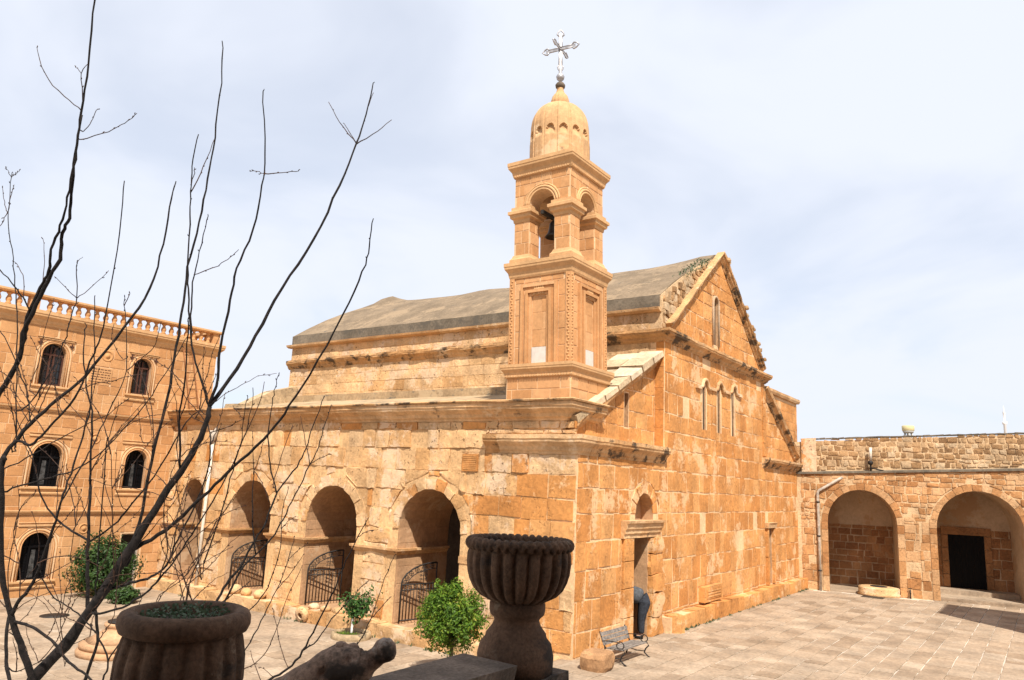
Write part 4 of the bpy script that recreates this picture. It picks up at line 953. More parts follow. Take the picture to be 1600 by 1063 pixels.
# back walls of the bays
b = MB(); wall(b, FBk, rect_loop(-.3, 15, -.1, 4.6), [], .3); bk = b.build('back_wall', 'plaster', ab)
HDd = (5.72, 7.04, .33, 2.5)
st = courses(1.0, 3.65, .08, 2.68, .30, (.25, .55), .03, .02, .2)
for q in courses(4.95, 8.1, .3, 2.75, .42, (.35, .75), .03, .018, .2): st += subtract([q], rect_hole(5.45, 7.3, -1, 2.8))
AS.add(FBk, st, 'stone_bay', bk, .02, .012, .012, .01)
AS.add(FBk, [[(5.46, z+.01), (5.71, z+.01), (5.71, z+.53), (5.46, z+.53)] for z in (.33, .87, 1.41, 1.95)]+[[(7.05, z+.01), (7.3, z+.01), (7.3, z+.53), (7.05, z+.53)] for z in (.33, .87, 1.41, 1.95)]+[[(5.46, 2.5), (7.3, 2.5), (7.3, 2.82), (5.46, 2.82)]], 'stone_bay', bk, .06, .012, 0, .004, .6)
b = MB(); b.prism([P(FBk, HDd[0], HDd[2], .0), P(FBk, HDd[1], HDd[2], .0), P(FBk, HDd[1], HDd[3], .0), P(FBk, HDd[0], HDd[3], .0)], AN*.03); ad_ = b.build('door', 'dark_glass', bk)
b = MB()
for i in range(1, 6): b.bar(P(FBk, HDd[0]+.22*i, HDd[2], .035), P(FBk, HDd[0]+.22*i, HDd[3], .035), AN, .02, .02)
b.bar(P(FBk, 6.38, 1.2, .05), P(FBk, 6.38, 1.35, .05), AN, .03, .03); b.build('door_ribs', 'dark_glass', ad_)
for c, r, vs, k, h in ((2.3, 1.31, 0, 0, .03), (6.52, 1.5, 0, 0, .14)):
    b = MB(); b.prism([P(FAr, c-r+.01, -.1, -.05), P(FAr, c+r-.01, -.1, -.05), P(FAr, c+r-.01, h, -.05), P(FAr, c-r+.01, h, -.05)], AN*-2.45); b.build('bay_floor', 'paving', ab)
b = MB(); b.prism([P(FAr, 5.05, -.05, -1.5), P(FAr, 8.0, -.05, -1.5), P(FAr, 8.0, .32, -1.5), P(FAr, 5.05, .32, -1.5)], AN*-1.04); b.build('bay_step', 'paving', ab)
b = MB(); b.prism([P(FAr, 4.95, -.05, .0), P(FAr, 15, -.05, .0), P(FAr, 15, .1, .0), P(FAr, 4.95, .1, .0)], AN*.0+V3((0, 0, 0)) if False else AN*-.05); b.build('threshold', 'paving', ab)
b = MB(); b.box((19.2, .0, -.2), (20.5, .9, 4.9)); b.build('corner_fill', 'mortar_rubble', ab)
AS.finish()
# fixtures on the arcade
dp = empty('drainpipe', P(FAr, .63, 0, .08), 'grey drainpipe with slanted top on the arcade wall', 'pipe')
b = MB(); b.tube([P(FAr, .63, -.02, .09), P(FAr, .63, 2, .09), P(FAr, .63, 4.0, .09), P(FAr, .68, 4.08, .09), P(FAr, 1.5, 4.6, .06), P(FAr, 1.6, 4.66, -.02)], .06, 10); pp_ = b.build('pipe', 'grey_pipe', dp)
for z in (.8, 2.2, 3.6):
    b = MB(); b.tube([P(FAr, .63, z-.03, .09), P(FAr, .63, z+.03, .09)], .075, 10); b.build('pipe_clamp', 'iron', dp)
lt = empty('lamp_tube', P(FAr, 2.72, 4.98, .02), 'white tube lamp on a dark bracket in front of the parapet', 'lamp')
b = MB(); b.tube([P(FAr, 2.72, 5.38, .02), P(FAr, 2.74, 5.95, .02)], .06, 10); b.build('tube', 'white_pipe', lt)
b = MB(); b.tube([P(FAr, 2.72, 4.95, .02), P(FAr, 2.72, 5.4, .02)], .04, 8); b.tube([P(FAr, 2.72, 5.1, .02), P(FAr, 3.2, 5.0, .05)], .03, 6); b.lathe(P(FAr, 2.72, 5.3, .02), [(.05, -.08), (.1, -.03), (.1, .05), (.06, .1)], 10); b.build('bracket', 'iron', lt)
wl = empty('cistern_head', P(FAr, 2.82, 0, -.1), 'low round stone cistern head with dark lid under the first arch', 'well')
c = P(FAr, 2.82, 0, -.05)
b = MB(); b.lathe(c, [(.78, -.02), (.8, .08), (.76, .1), (.77, .28), (.74, .33), (.5, .335)], 28, 0, .6, lambda a, z, r: 1+.015*sin(5*a+z*9)); b.build('drum', 'stone_pale', wl)
b = MB(); b.lathe(c+V3((.05, 0, .335)), [(.32, 0), (.32, .02), (.02, .025)], 20); b.build('lid', 'iron', wl)
tp = empty('water_tap', P(FAr, 3.95, 0, .1), 'small metal water tap at the foot of the pier between the arches', 'tap')
b = MB(); b.tube([P(FAr, 3.95, -.01, .1), P(FAr, 3.95, .34, .1)], .025, 8); b.build('standpipe', 'iron', tp)
b = MB(); b.tube([P(FAr, 3.95, .25, .1), P(FAr, 3.95, .26, .22), P(FAr, 3.95, .19, .25)], .022, 8); b.bar(P(FAr, 3.89, .38, .1), P(FAr, 4.01, .38, .1), AN, .03, .03); b.build('spout', 'bronze', tp)
b = MB(); c = P(FAr, 2.55, .004, .95); b.box((c.x-.3, c.y-.4, -.0), (c.x+.3, c.y+.4, .02)); tag(b.build('drain_cover', 'iron', None), 'flat dark drain cover in the paving before the cistern head', 'drain cover')

# ================================================================== BUILDINGS OUTSIDE THE FRAME THAT SHADE THE SCENE
sb = empty('stair_tower', (13.9, -12, 0), 'plain sandstone stair tower just beyond the right edge, shading the court', 'building')
b = MB(); b.box((12.4, -15, -.6), (15.3, -9.15, 7.0)); b.build('tower_wall', 'mortar_house', sb)
SS = Stones(sb)
SS.add(frame((12.4, -15, 0), (0, 1, 0), (-1, 0, 0)), courses(.02, 5.83, 0, 6.8, .36, (.35, .75), .016, .005, .08), 'stone_house', None, .012, .008, 0, .006)
SS.add(frame((12.4, -9.15, 0), (1, 0, 0), (0, 1, 0)), courses(.02, 2.88, 0, 6.8, .36, (.35, .75), .016, .005, .08), 'stone_house', None, .012, .008, 0, .006)
SS.finish()
b = MB(); sweep(b, [(12.4, -15), (12.4, -9.15)], cyma(.1, .2), -1, 6.8); b.build('coping', 'cornice_tower', sb)
th_ = empty('terrace_house', (-20, -12, -.6), 'sandstone house behind the viewer with a terrace edged by the urn parapet', 'building')
b = MB(); b.box((-34, -22, -.7), (-12.3, -12.2, 14.5)); b.build('upper_storeys', 'stone_house', th_)
b = MB(); b.box((-34, -12.18, 6.4), (-12.5, -7.35, 6.75)); b.build('shade_roof', 'dark_coping', th_)  # unseen roof on columns, added to keep sun and sky off the urns
for x in (-29, -24, -19):
    b = MB(); b.lathe((x, -7.7, 1.95), [(.28, 0), (.28, .2), (.2, .25), (.18, 4.1), (.28, 4.3), (.28, 4.45)], 16); b.build('shade_roof_column', 'dark_coping', th_)
b = MB(); b.box((-34, -12.2, -.7), (-10.6, -5.85, 1.95)); b.build('terrace', 'dark_coping', th_)
b = MB(); b.box((-34, -6.26, 1.95), (-11.42, -5.96, 2.66)); b.build('parapet_wall', 'dark_coping', th_)
x = -20.0
for l in (1.2, 1.3, 1.25, 1.2, 1.3, 1.1, 1.22):
    b = MB(); b.box((x+.008, -6.33+random.uniform(-.01, .01), 2.66), (min(x+l, -11.39), -5.92, 2.755), 0, None, .008); b.build('coping_slab', 'dark_coping', th_); x += l
b = MB(); b.box((-11.40, -6.40, 1.9), (-10.85, -5.84, 2.54)); b.box((-11.385, -6.37, 2.54), (-10.9, -5.87, 2.642), 0, None, .006); b.build('pedestal', 'dark_coping', th_)
PV.finish()
# ================================================================== COURT THINGS
# wrought iron gates in the arches
def gate(c, r, label):
    y1 = c+r-.06; wd = 1.5; x0 = .12
    g = empty('iron_gate', (x0, y1, 0), label, 'gate', 'half-arched iron gates in the arcade')
    d = V3((.62, -.78, 0)).normalized()*1.0 if False else V3((.97, -.24, 0)).normalized()
    O = V3((x0, y1-.08, .05)); Q = lambda u, v: O+d*u+V3((0, 0, v))
    H1, Hm = 1.5, .95; W = 1.12
    b = MB()
    arc = [Q(W-W*cos(t), Hm+(H1-Hm)*sin(t)) for t in [pi/2*i/12 for i in range(13)]]
    b.tube([Q(0, 0)]+arc, .022, 6); b.tube([Q(W, 0), Q(W, H1)], .022, 6); b.tube([Q(0, .04), Q(W, .04)], .018, 6); b.tube([Q(0, Hm), Q(W, Hm)], .018, 6); b.tube([Q(0, Hm-.14), Q(W, Hm-.14)], .014, 6)
    b.build('gate_frame', 'iron', g)
    inner = [Q(W-(W-.2)*cos(t), Hm+(H1-Hm-.16)*sin(t)) for t in [pi/2*i/12 for i in range(13)]]
    b = MB(); b.tube(inner, .012, 5); b.build('inner_arc', 'iron', g)
    for i in range(1, 11):
        u = W*i/11; b = MB(); b.tube([Q(u, .04), Q(u, Hm)], .011, 5); b.build('bar', 'iron', g)
    for i in range(6):
        t = pi/2*(i+.4)/6; c0 = Q(W-(W-.1)*cos(t), Hm+(H1-Hm-.08)*sin(t)); b = MB()
        b.tube([c0+(d*cos(a)+V3((0, 0, 1))*sin(a))*.062 for a in [2*pi*k/10 for k in range(11)]], .009, 5)
        b.tube([c0-d*.07, c0+d*.07], .008, 5); b.tube([c0-V3((0, 0, .07)), c0+V3((0, 0, .07))], .008, 5); b.build('rosette', 'iron', g)
    b = MB(); b.tube([Q(W*.62, Hm), Q(W*.62, H1-.12)], .01, 5)
    for k in range(3):
        c0 = Q(W*.62, Hm+.12+.1*k); b.tube([c0-d*.09, c0, c0+d*.09], .009, 5)
        for s in (-1, 1): b.tube([c0+d*s*.09+(d*cos(a)+V3((0, 0, 1))*sin(a))*.03 for a in [2*pi*j/8 for j in range(9)]], .007, 5)
    b.build('finial_bar', 'iron', g)
gate(4.43, 1.08, 'black iron gate half hidden by the round bright bush')
gate(8.2, 1.08, 'black iron gate behind the citrus sapling')
gate(12.0, 1.02, 'black iron gate in the arch beside the white downpipe')
# boulders on the sills
def boulder(name, c, r, label, mat='stone_pale', sq=.75, group=None, seed=0):
    b = MB(); rows = 8; seg = 12; pr = []
    for i in range(rows+1): t = pi*i/rows; pr.append((max(r*sin(t), .004), -r*sq*cos(t)+r*sq*.85))
    b.lathe(c, pr, seg, 0, None, lambda a, z, rr: 1+.22*noise.noise(V3((cos(a)*1.5+seed, sin(a)*1.5, z/r*1.2))), True); o = b.build(name, mat, None); tag(o, label, 'stone', group); return o
for i, (px, py, r) in enumerate(((368, 922, .2), (385, 926, .17), (406, 930, .19))):
    q = on(px, py, 0, -.15); boulder('boulder', (q.x, q.y, .0), r, ('leftmost rounded stone on the sill of the far gate', 'middle rounded stone on the sill of the far gate', 'rightmost rounded stone on the sill of the far gate')[i], 'stone_pale', .8, 'rounded stones on the far sill', i*3)
for i, (px, py, r) in enumerate(((490, 962, .17), (508, 965, .16), (528, 968, .18))):
    q = on(px, py, 0, -.12); boulder('boulder', (q.x, q.y, -.0), r, ('rounded stone next to the millstone ring on the sill', 'middle rounded stone on the sill behind the sapling', 'rightmost rounded stone on the sill behind the sapling')[i], 'stone_pale', .6, 'rounded stones on the middle sill', i*5+20)
q = on(472, 968, 0, -.45); b = MB() # small millstone ring leaning on the plinth
prf = [(.09, -.08), (.2, -.08), (.22, -.04), (.22, .04), (.2, .08), (.09, .08), (.09, -.08)]
b.lathe((0, 0, 0), prf, 20, 0, .7, None, True, False); R_ = Matrix.Rotation(radians(72), 3, 'Y') @ Matrix.Identity(3); b.v = [R_ @ p+V3((q.x-.02, q.y, gz(q.y)+.21)) for p in b.v]
tag(b.build('millstone', 'stone_pale', None), 'small round stone ring with a hole leaning on the arcade plinth', 'millstone')
# white downpipe
dp = empty('downpipe', (-.1, 14.3, -.3), 'white downpipe running down the arcade wall near its far end', 'pipe')
yp = 14.33; b = MB(); b.tube([(-.12, yp, gz(9)), (-.12, yp, 2), (-.12, yp, 4.7)], .055, 10); b.build('pipe', 'white_pipe', dp)
b = MB(); b.lathe((-.14, yp, 4.65), [(.06, 0), (.07, .1), (.13, .25), (.13, .45)], 10); b.tube([(-.14, yp, 5.0), (.1, yp, 5.35)], .06, 8); b.build('hopper', 'grey_pipe', dp)
for z in (.6, 2.4, 3.9):
    b = MB(); b.tube([(-.12, yp, z-.03), (-.12, yp, z+.03)], .068, 10); b.build('pipe_clamp', 'grey_pipe', dp)
# foliage helper
def leaves(mb, c, rad, n, size, squash=1.0, lump=.3, seed=0, tip=0.0, shell=.55):
    c = V3(c)
    for k in range(n):
        d = V3((random.gauss(0, 1), random.gauss(0, 1), random.gauss(0, 1))).normalized()
        f = 1+lump*noise.noise(d*2.6+V3((seed, 0, 0)))*1.5+lump*.7*noise.noise(d*6+V3((0, seed, 0)))
        r = rad*f*(shell+(1-shell)*random.random()**.5)*(1 if random.random() < .8 else random.uniform(.4, .95))
        p = c+V3((d.x*r, d.y*r, d.z*r*squash)); nrm = (d+V3((random.gauss(0, .5), random.gauss(0, .5), random.gauss(.2, .5)))).normalized()
        a = nrm.cross(V3((random.gauss(0, 1), random.gauss(0, 1), random.gauss(0, 1)))).normalized(); e = nrm.cross(a); s = size*random.uniform(.6, 1.3)
        t = min(1, max(0, random.gauss(.45+.25*noise.noise(p*3.5), .22)))
        mb.add([p-a*s, p+e*s*.45+nrm*s*.15, p+a*s*1.1-nrm*s*.2*tip, p-e*s*.45+nrm*s*.15], [(0, 1, 2, 3)], 0, t)
def twigs(b, base, top, n, spread, r):
    base = V3(base); top = V3(top); b.tube([base, base.lerp(top, .5)+V3((.02, .01, 0)), top], [r, r*.8, r*.6], 7)
    for k in range(n):
        s = base.lerp(top, random.uniform(.45, 1)); d = V3((random.gauss(0, 1), random.gauss(0, 1), random.uniform(.2, 1.2))).normalized()*spread*random.uniform(.6, 1); b.tube([s, s+d*.5+V3((0, 0, .04)), s+d], [r*.5, r*.35, r*.15], 5)
# round bright bush
q = on(705, 962, 2, .62)
q = CAM+ray(708, 968)*16.0; gx, gy = q.x, q.y; gzv = gz(gy)
bush = empty('round_bush', (gx, gy, gzv), 'round bright green bush growing beside the pedestal urn', 'bush')
b = MB(); leaves(b, (gx, gy, q.z), .66, 9000, .04, .86, .5, 3, 1, .3)
for k in range(46):
    d = V3((random.gauss(0, 1), random.gauss(0, 1), random.gauss(.35, 1))).normalized(); leaves(b, V3((gx, gy, q.z))+d*.62, random.uniform(.1, .22), 90, .036, 1.25, .3, k, 1, .2)
leaves(b, (gx+.05, gy, q.z+.66), .15, 160, .045, 1.4, .2, 5, 1, .3); b.build('crown', 'leaf_bright', bush)
b = MB(); twigs(b, (gx, gy, gzv-.02), (gx, gy, q.z), 30, .55, .05); b.build('stem', 'brown_bark', bush)
# citrus sapling in a round bed
p = on(548, 998, 2, -.3); gx, gy = p.x+.1, p.y+.1
sap = empty('citrus_sapling', (gx, gy, -.3), 'young citrus sapling with a whitewashed trunk in a round bed', 'sapling')
b = MB(); b.tube([(gx, gy, -.34), (gx+.01, gy, -.1), (gx+.03, gy, .25)], [.04, .033, .03], 8); b.build('trunk', 'lime_wash', sap)
b = MB(); top = V3((gx+.03, gy, .25)); tips = []
for k in range(9):
    d = V3((random.gauss(0, .6), random.gauss(0, .6), random.uniform(.3, 1.1))); e = top+d.normalized()*random.uniform(.35, .62); tips.append(e); b.tube([top, top.lerp(e, .5)+V3((0, 0, .05)), e], [.02, .013, .006], 6)
rgt = V3((.58, -.81, 0)); e = top+rgt*.42+V3((0, 0, .62)); tips += [e]; b.tube([top, top+rgt*.25+V3((0, 0, .35)), e], [.02, .013, .006], 6); b.build('branch', 'brown_bark', sap)
b = MB()
for e in tips:
    for k in range(75):
        t = random.uniform(.1, 1.08); p = top.lerp(e, t)+V3((random.gauss(0, .09), random.gauss(0, .09), random.gauss(-.02, .09)))
        d = V3((random.gauss(0, .7), random.gauss(0, .7), random.uniform(-1.4, .3))).normalized(); s = random.uniform(.07, .13); sd_ = d.cross(V3((random.gauss(0, 1), random.gauss(0, 1), .5))).normalized()*s*.28; nn = sd_.cross(d).normalized()*s*.12
        b.add([p, p+d*s*.45+sd_+nn, p+d*s, p+d*s*.45-sd_+nn], [(0, 1, 2, 3)], 0, min(1, max(0, random.gauss(.45, .25))))
b.build('crown', 'leaf_citrus', sap)
bed = empty('planter_ring', (gx, gy, -.3), 'low round planting bed with a stone rim around the sapling', 'planter')
b = MB(); b.lathe((gx, gy, gz(gy)), [(.5, -.02), (.52, .05), (.5, .16), (.44, .17), (.42, .1), (.42, -.02)], 26, 0, .5, None, True, False); b.build('rim', 'roof_slab', bed)
b = MB(); b.lathe((gx, gy, gz(gy)), [(.43, .08), (.2, .12), (.01, .13)], 20); b.build('soil', 'soil', bed)
b = MB()
for k in range(260):
    a = random.uniform(2.2, 4.6); r = .4*sqrt(random.random()); p = V3((gx+r*cos(a), gy+r*sin(a), gz(gy)+.1)); d = V3((random.gauss(0, .04), random.gauss(0, .04), random.uniform(.04, .11))); e = V3((random.gauss(0, .01), random.gauss(0, .01), 0)); b.add([p-e, p+e, p+d], [(0, 1, 2)])
b.build('grass', 'leaf_bright', bed, 'stuff')
# bushy tree in front of the left building, with the shrub at its foot
p = on(165, 936, 2, -.32); tx, ty = p.x, p.y; q = CAM+ray(162, 886)*((V3((tx, ty, 0))-CAM).dot(FW)+.4)
tr = empty('clipped_tree', (tx, ty, -.32), 'round dark green clipped tree before the left building', 'tree')
b = MB(); leaves(b, (q.x, q.y, q.z), .9, 6500, .062, .98, .4, 9, 1, .35); b.build('crown', 'leaf_dark', tr)
b = MB(); twigs(b, (tx, ty, -.36), (q.x, q.y, q.z), 30, .85, .07); b.build('trunk', 'brown_bark', tr)
p = on(192, 943, 2, -.32); sh = empty('low_shrub', (p.x, p.y, -.32), 'low dark shrub at the foot of the clipped tree', 'shrub')
b = MB(); leaves(b, (p.x, p.y, -.1), .42, 1200, .07, .6, .3, 14, 1, .4); b.build('foliage', 'leaf_dark', sh)
b = MB(); twigs(b, (p.x, p.y, -.34), (p.x, p.y, .05), 12, .3, .02); b.build('stem', 'brown_bark', sh)
# old wellhead on stepped round base
p = on(186, 1020, 2, -.32); wx, wy = p.x, p.y
wl = empty('wellhead', (wx, wy, -.32), 'round stepped stone wellhead with an iron lid behind the plain pot', 'well')
b = MB(); b.lathe((wx, wy, -.34), [(.86, 0), (.88, .13), (.82, .16)], 30, 0, .6, lambda a, z, r: 1+.01*sin(7*a)); b.lathe((wx, wy, -.18), [(.81, .0), (.83, .1), (.76, .14)], 30, 0, .8, lambda a, z, r: 1+.01*sin(5*a)); b.build('step', 'reveal', wl)
b = MB(); b.lathe((wx, wy, -.05), [(.72, .0), (.5, .14), (.36, .23), (.34, .3), (.38, .33), (.38, .38), (.2, .385)], 24, 0, .9, lambda a, z, r: 1+.03*sin(6*a+z*5)); b.build('well_stone', 'reveal', wl)
b = MB(); b.lathe((wx, wy, .337), [(.31, 0), (.32, .03), (.1, .045), (.02, .05)], 20); b.build('lid', 'iron', wl)
p = on(85, 963, 2, -.32); b = MB(); b.lathe((p.x, p.y, gz(p.y)), [(.36, .0), (.36, .022), (.02, .024)], 22); tag(b.build('manhole_cover', 'iron', None), 'round dark manhole cover in the left court paving', 'manhole cover')
# bench
bn = empty('bench', (.75, -.75, 0), 'wooden slat bench with curled iron arms against the church wall', 'bench')
bx0, bx1 = .36, 1.62; yb = -.42
for k in range(4):
    b = MB(); y = yb-.12-.115*k; b.box((bx0, y-.045, .42+.004*k), (bx1, y+.045, .45+.004*k)); b.build('seat_slat', 'bench_wood', bn)
for k in range(3):
    b = MB(); z = .55+.125*k; y = yb+.005+.035*k; b.add([(bx0, y-.015, z-.05), (bx1, y-.015, z-.05), (bx1, y+.015, z-.05), (bx0, y+.015, z-.05), (bx0, y+.012, z+.05), (bx1, y+.012, z+.05), (bx1, y+.042, z+.05), (bx0, y+.042, z+.05)], [(0, 1, 2, 3), (4, 7, 6, 5), (0, 4, 5, 1), (1, 5, 6, 2), (2, 6, 7, 3), (3, 7, 4, 0)]); b.build('back_slat', 'bench_wood', bn)
for x in (bx0+.03, bx1-.03):
    b = MB()
    b.tube([(x, yb+.14, .88), (x, yb+.06, .62), (x, yb-.02, .43), (x, yb+.02, .2), (x, yb+.08, .0)], .02, 6)
    b.tube([(x, yb-.0, .42), (x, yb-.52, .44), (x, yb-.56, .36), (x, yb-.48, .26), (x, yb-.44, .14), (x, yb-.53, .05), (x, yb-.6, .01)], .02, 6)
    b.tube([(x, yb+.02, .2), (x, yb-.25, .16), (x, yb-.46, .2)], .014, 6)
    sp = [(x, yb+.05, .62), (x, yb-.15, .64), (x, yb-.36, .645)]+[(x, yb-.42+.09*cos(a)*(1-a/14), .555+.09*sin(a)*(1-a/14)) for a in [pi/2-.5*k for k in range(14)]]
    b.tube(sp, .014, 6); b.build('iron_end', 'iron', bn)
for o in bn.children: # a low bench
    for v in o.data.vertices: v.co.z *= .72; v.co.y *= .9
    o.location.z *= .72; o.location.y = (o.location.y+.75-.42)*.9-.75+.3
# squared boulder next to the bench
b = MB(); random.seed(3); rings = []
for zz_, sc_ in ((0, .93), (.09, 1.02), (.26, 1.0), (.34, .93), (.365, .8)):
    rings.append([V3((-.3+.34*sc_*x+random.uniform(-.015, .015), -.80+.30*sc_*y+random.uniform(-.015, .015), zz_+random.uniform(-.012, .012))) for x, y in ((-1, -.6), (-.75, -1), (.1, -1.05), (.85, -.9), (1.05, -.3), (.95, .6), (.7, 1), (-.4, 1.02), (-.95, .8), (-1.05, .1))])
m = 10; b.add([p for r_ in rings for p in r_]+[V3((-.3, -.8, .375))], [(i*m+k, i*m+(k+1) % m, (i+1)*m+(k+1) % m, (i+1)*m+k) for i in range(4) for k in range(m)]+[(4*m+k, 4*m+(k+1) % m, 5*m) for k in range(m)], 0, .5)
random.seed(21)
tag(b.build('stone_block', 'red_stone', None), 'squat reddish stone block lying beside the bench at the corner', 'stone')
# far water tower and minaret
wt = empty('water_tower', (0, 0, -3), 'small yellow water tower on legs beyond the arcade roof', 'water tower'); D = 330; c = CAM+ray(1420, 690)*D; wt.location = c; WL[wt.name] = c
base_z = -3.0; k = D/FPX
ztop = (CAM+ray(1420, 665)*D).z; zmid = (CAM+ray(1420, 673.5)*D).z; zb = (CAM+ray(1420, 676)*D).z
b = MB(); b.lathe((c.x, c.y, 0), [(8.2*k, zmid), (8.8*k, zmid+.3), (9*k, ztop-.2), (8*k, ztop), (.1, ztop+.2)], 24); b.build('tank', 'tank_yellow', wt)
b = MB(); b.lathe((c.x, c.y, 0), [(5*k, zb-.3), (7.4*k, zb), (8.3*k, zmid)], 20); b.build('tank_base', 'concrete', wt)
for i in range(6):
    a = 2*pi*i/6+.3; b = MB(); b.tube([(c.x+5.5*k*cos(a), c.y+5.5*k*sin(a), base_z), (c.x+5.5*k*cos(a), c.y+5.5*k*sin(a), zb)], .32, 6); b.build('leg', 'concrete', wt)
mn = empty('minaret', (0, 0, -3), 'slender white minaret far away at the right skyline', 'minaret'); D = 900; c = CAM+ray(1572, 690)*D; mn.location = c; WL[mn.name] = c; k = D/FPX
zz = lambda py: (CAM+ray(1572, py)*D).z
b = MB(); b.lathe((c.x, c.y, 0), [(2.3*k, -3), (2.0*k, zz(664)), (3.4*k, zz(662)), (3.4*k, zz(660)), (1.6*k, zz(659.5)), (1.5*k, zz(646)), (1.9*k, zz(645)), (.8*k, zz(640)), (.15*k, zz(633))], 14); b.build('shaft', 'pale_far', mn)
b = MB(); b.lathe((c.x, c.y, 0), [(3.5*k, zz(660)), (3.5*k, zz(658.6)), (3.2*k, zz(658.6)), (3.2*k, zz(660))], 14, 0, None, None, True, False); b.build('balcony', 'pale_far', mn)

# weeds in the joints at the foot of the walls
random.seed(31); b = MB()
def tuft(x, y, n, h):
    for k in range(n):
        p = V3((x+random.gauss(0, .05), y+random.gauss(0, .03), gz(y)+.0)); d = V3((random.gauss(0, .45), random.gauss(0, .45), 1)).normalized()*h*random.uniform(.5, 1.2); e = d.cross(V3((random.gauss(0, 1), random.gauss(0, 1), 0))).normalized()*.008
        b.add([p-e, p+e, p+d*.6+e*1.3, p+d, p+d*.6-e*1.3], [(0, 1, 2, 3, 4)], 0)
for k in range(34): tuft(random.uniform(5, 18.5), -.36-abs(random.gauss(0, .03)), random.randint(5, 14), .09)
for k in range(26): tuft(-.45-abs(random.gauss(0, .04)), random.uniform(.5, 15), random.randint(5, 16), .11)
w_ = b.build('weeds', 'leaf_herb', None, 'stuff'); w_['label'] = 'small weeds in the paving joints along the church walls'; w_['category'] = 'weeds'
# ================================================================== FOREGROUND: URNS, CARVED HEAD
def rope_torus(mb, c, R, r, n, seg=160, sec=12, twist=1.0, amp=.22):
    vs = []
    for i in range(seg):
        a = 2*pi*i/seg
        for k in range(sec):
            t = 2*pi*k/sec; ph = n*a+t*twist; rr = r*(1-amp*(.5+.5*cos(ph))**3); vs.append((c[0]+(R+rr*cos(t))*cos(a), c[1]+(R+rr*cos(t))*sin(a), c[2]+rr*sin(t)))
    mb.add(vs, [(i*sec+k, ((i+1) % seg)*sec+k, ((i+1) % seg)*sec+(k+1) % sec, i*sec+(k+1) % sec) for i in range(seg) for k in range(sec)], 0, .5, True)
UX, UY, UZ = -11.15, -6.12, 2.642
ur = empty('pedestal_urn', (UX, UY, UZ), 'dark fluted stone urn with a rope-twist rim at the end of the parapet', 'urn')
def flute(n, lo, hi, amp): return lambda a, z, r: 1-amp*(abs(sin(n*a/2))**.0 if False else (.5+.5*cos(n*a))**3)*(1 if lo < z < hi else 0)
b = MB(); b.lathe((UX, UY, UZ), [(.17, .42), (.2, .435), (.25, .46), (.29, .50), (.315, .55), (.33, .6), (.337, .66), (.336, .71), (.325, .745), (.33, .77), (.30, .79), (.27, .77), (.24, .70), (.02, .68)], 192, 0, .4, flute(24, .43, .74, .10)); b.build('bowl', 'dark_urn', ur)
b = MB(); rope_torus(b, (UX, UY, UZ+.775), .312, .042, 40, 240, 14, 1.6, .4); b.build('rope_rim', 'dark_urn', ur)
b = MB(); b.lathe((UX, UY, UZ), [(.235, -.0), (.24, .1), (.225, .17), (.195, .205), (.19, .23), (.155, .275), (.142, .31), (.15, .325), (.172, .345), (.178, .37), (.178, .41), (.165, .425)], 48, 0, .7, lambda a, z, r: 1+.02*noise.noise(V3((cos(a)*2, sin(a)*2, z*9)))); b.build('foot', 'dark_urn', ur)
b = MB(); b.lathe((UX, UY, UZ), [(.27, .72), (.1, .74), (.01, .745)], 20); b.build('soil', 'soil', ur)
PX, PY = -13.45, -6.10; PZ = 2.74
po = empty('plain_pot', (PX, PY, PZ), 'dark round pot with a smooth thick rim holding low herbs', 'pot')
b = MB(); b.lathe((PX, PY, PZ), [(.14, 0), (.18, .05), (.225, .14), (.243, .24), (.24, .33), (.225, .4), (.216, .425)], 144, 0, .3, flute(18, .02, .41, .07)); b.build('body', 'dark_urn', po)
b = MB(); b.lathe((PX, PY, PZ), [(.214, .42), (.238, .43), (.249, .455), (.248, .48), (.238, .498), (.218, .508), (.196, .505), (.182, .49), (.175, .46), (.172, .43)], 64, 0, .8, lambda a, z, r: 1+.012*noise.noise(V3((cos(a)*3, sin(a)*3, z*9))), True, False); b.build('rim', 'dark_urn', po)
b = MB(); b.lathe((PX, PY, PZ), [(.18, .455), (.1, .465), (.01, .468)], 24); b.build('soil', 'soil', po)
b = MB()
for k in range(420):
    a = random.uniform(0, 2*pi); r = .16*sqrt(random.random()); p = V3((PX+r*cos(a), PY+r*sin(a), PZ+.47+random.uniform(0, .035)))
    d = V3((random.gauss(0, 1), random.gauss(0, 1), random.uniform(.2, 1))).normalized()*.016; e = d.cross(V3((random.gauss(0, 1), random.gauss(0, 1), 1))).normalized()*.007; b.add([p, p+d*.5+e, p+d, p+d*.5-e], [(0, 1, 2, 3)])
b.build('herbs', 'leaf_herb', po, 'stuff')
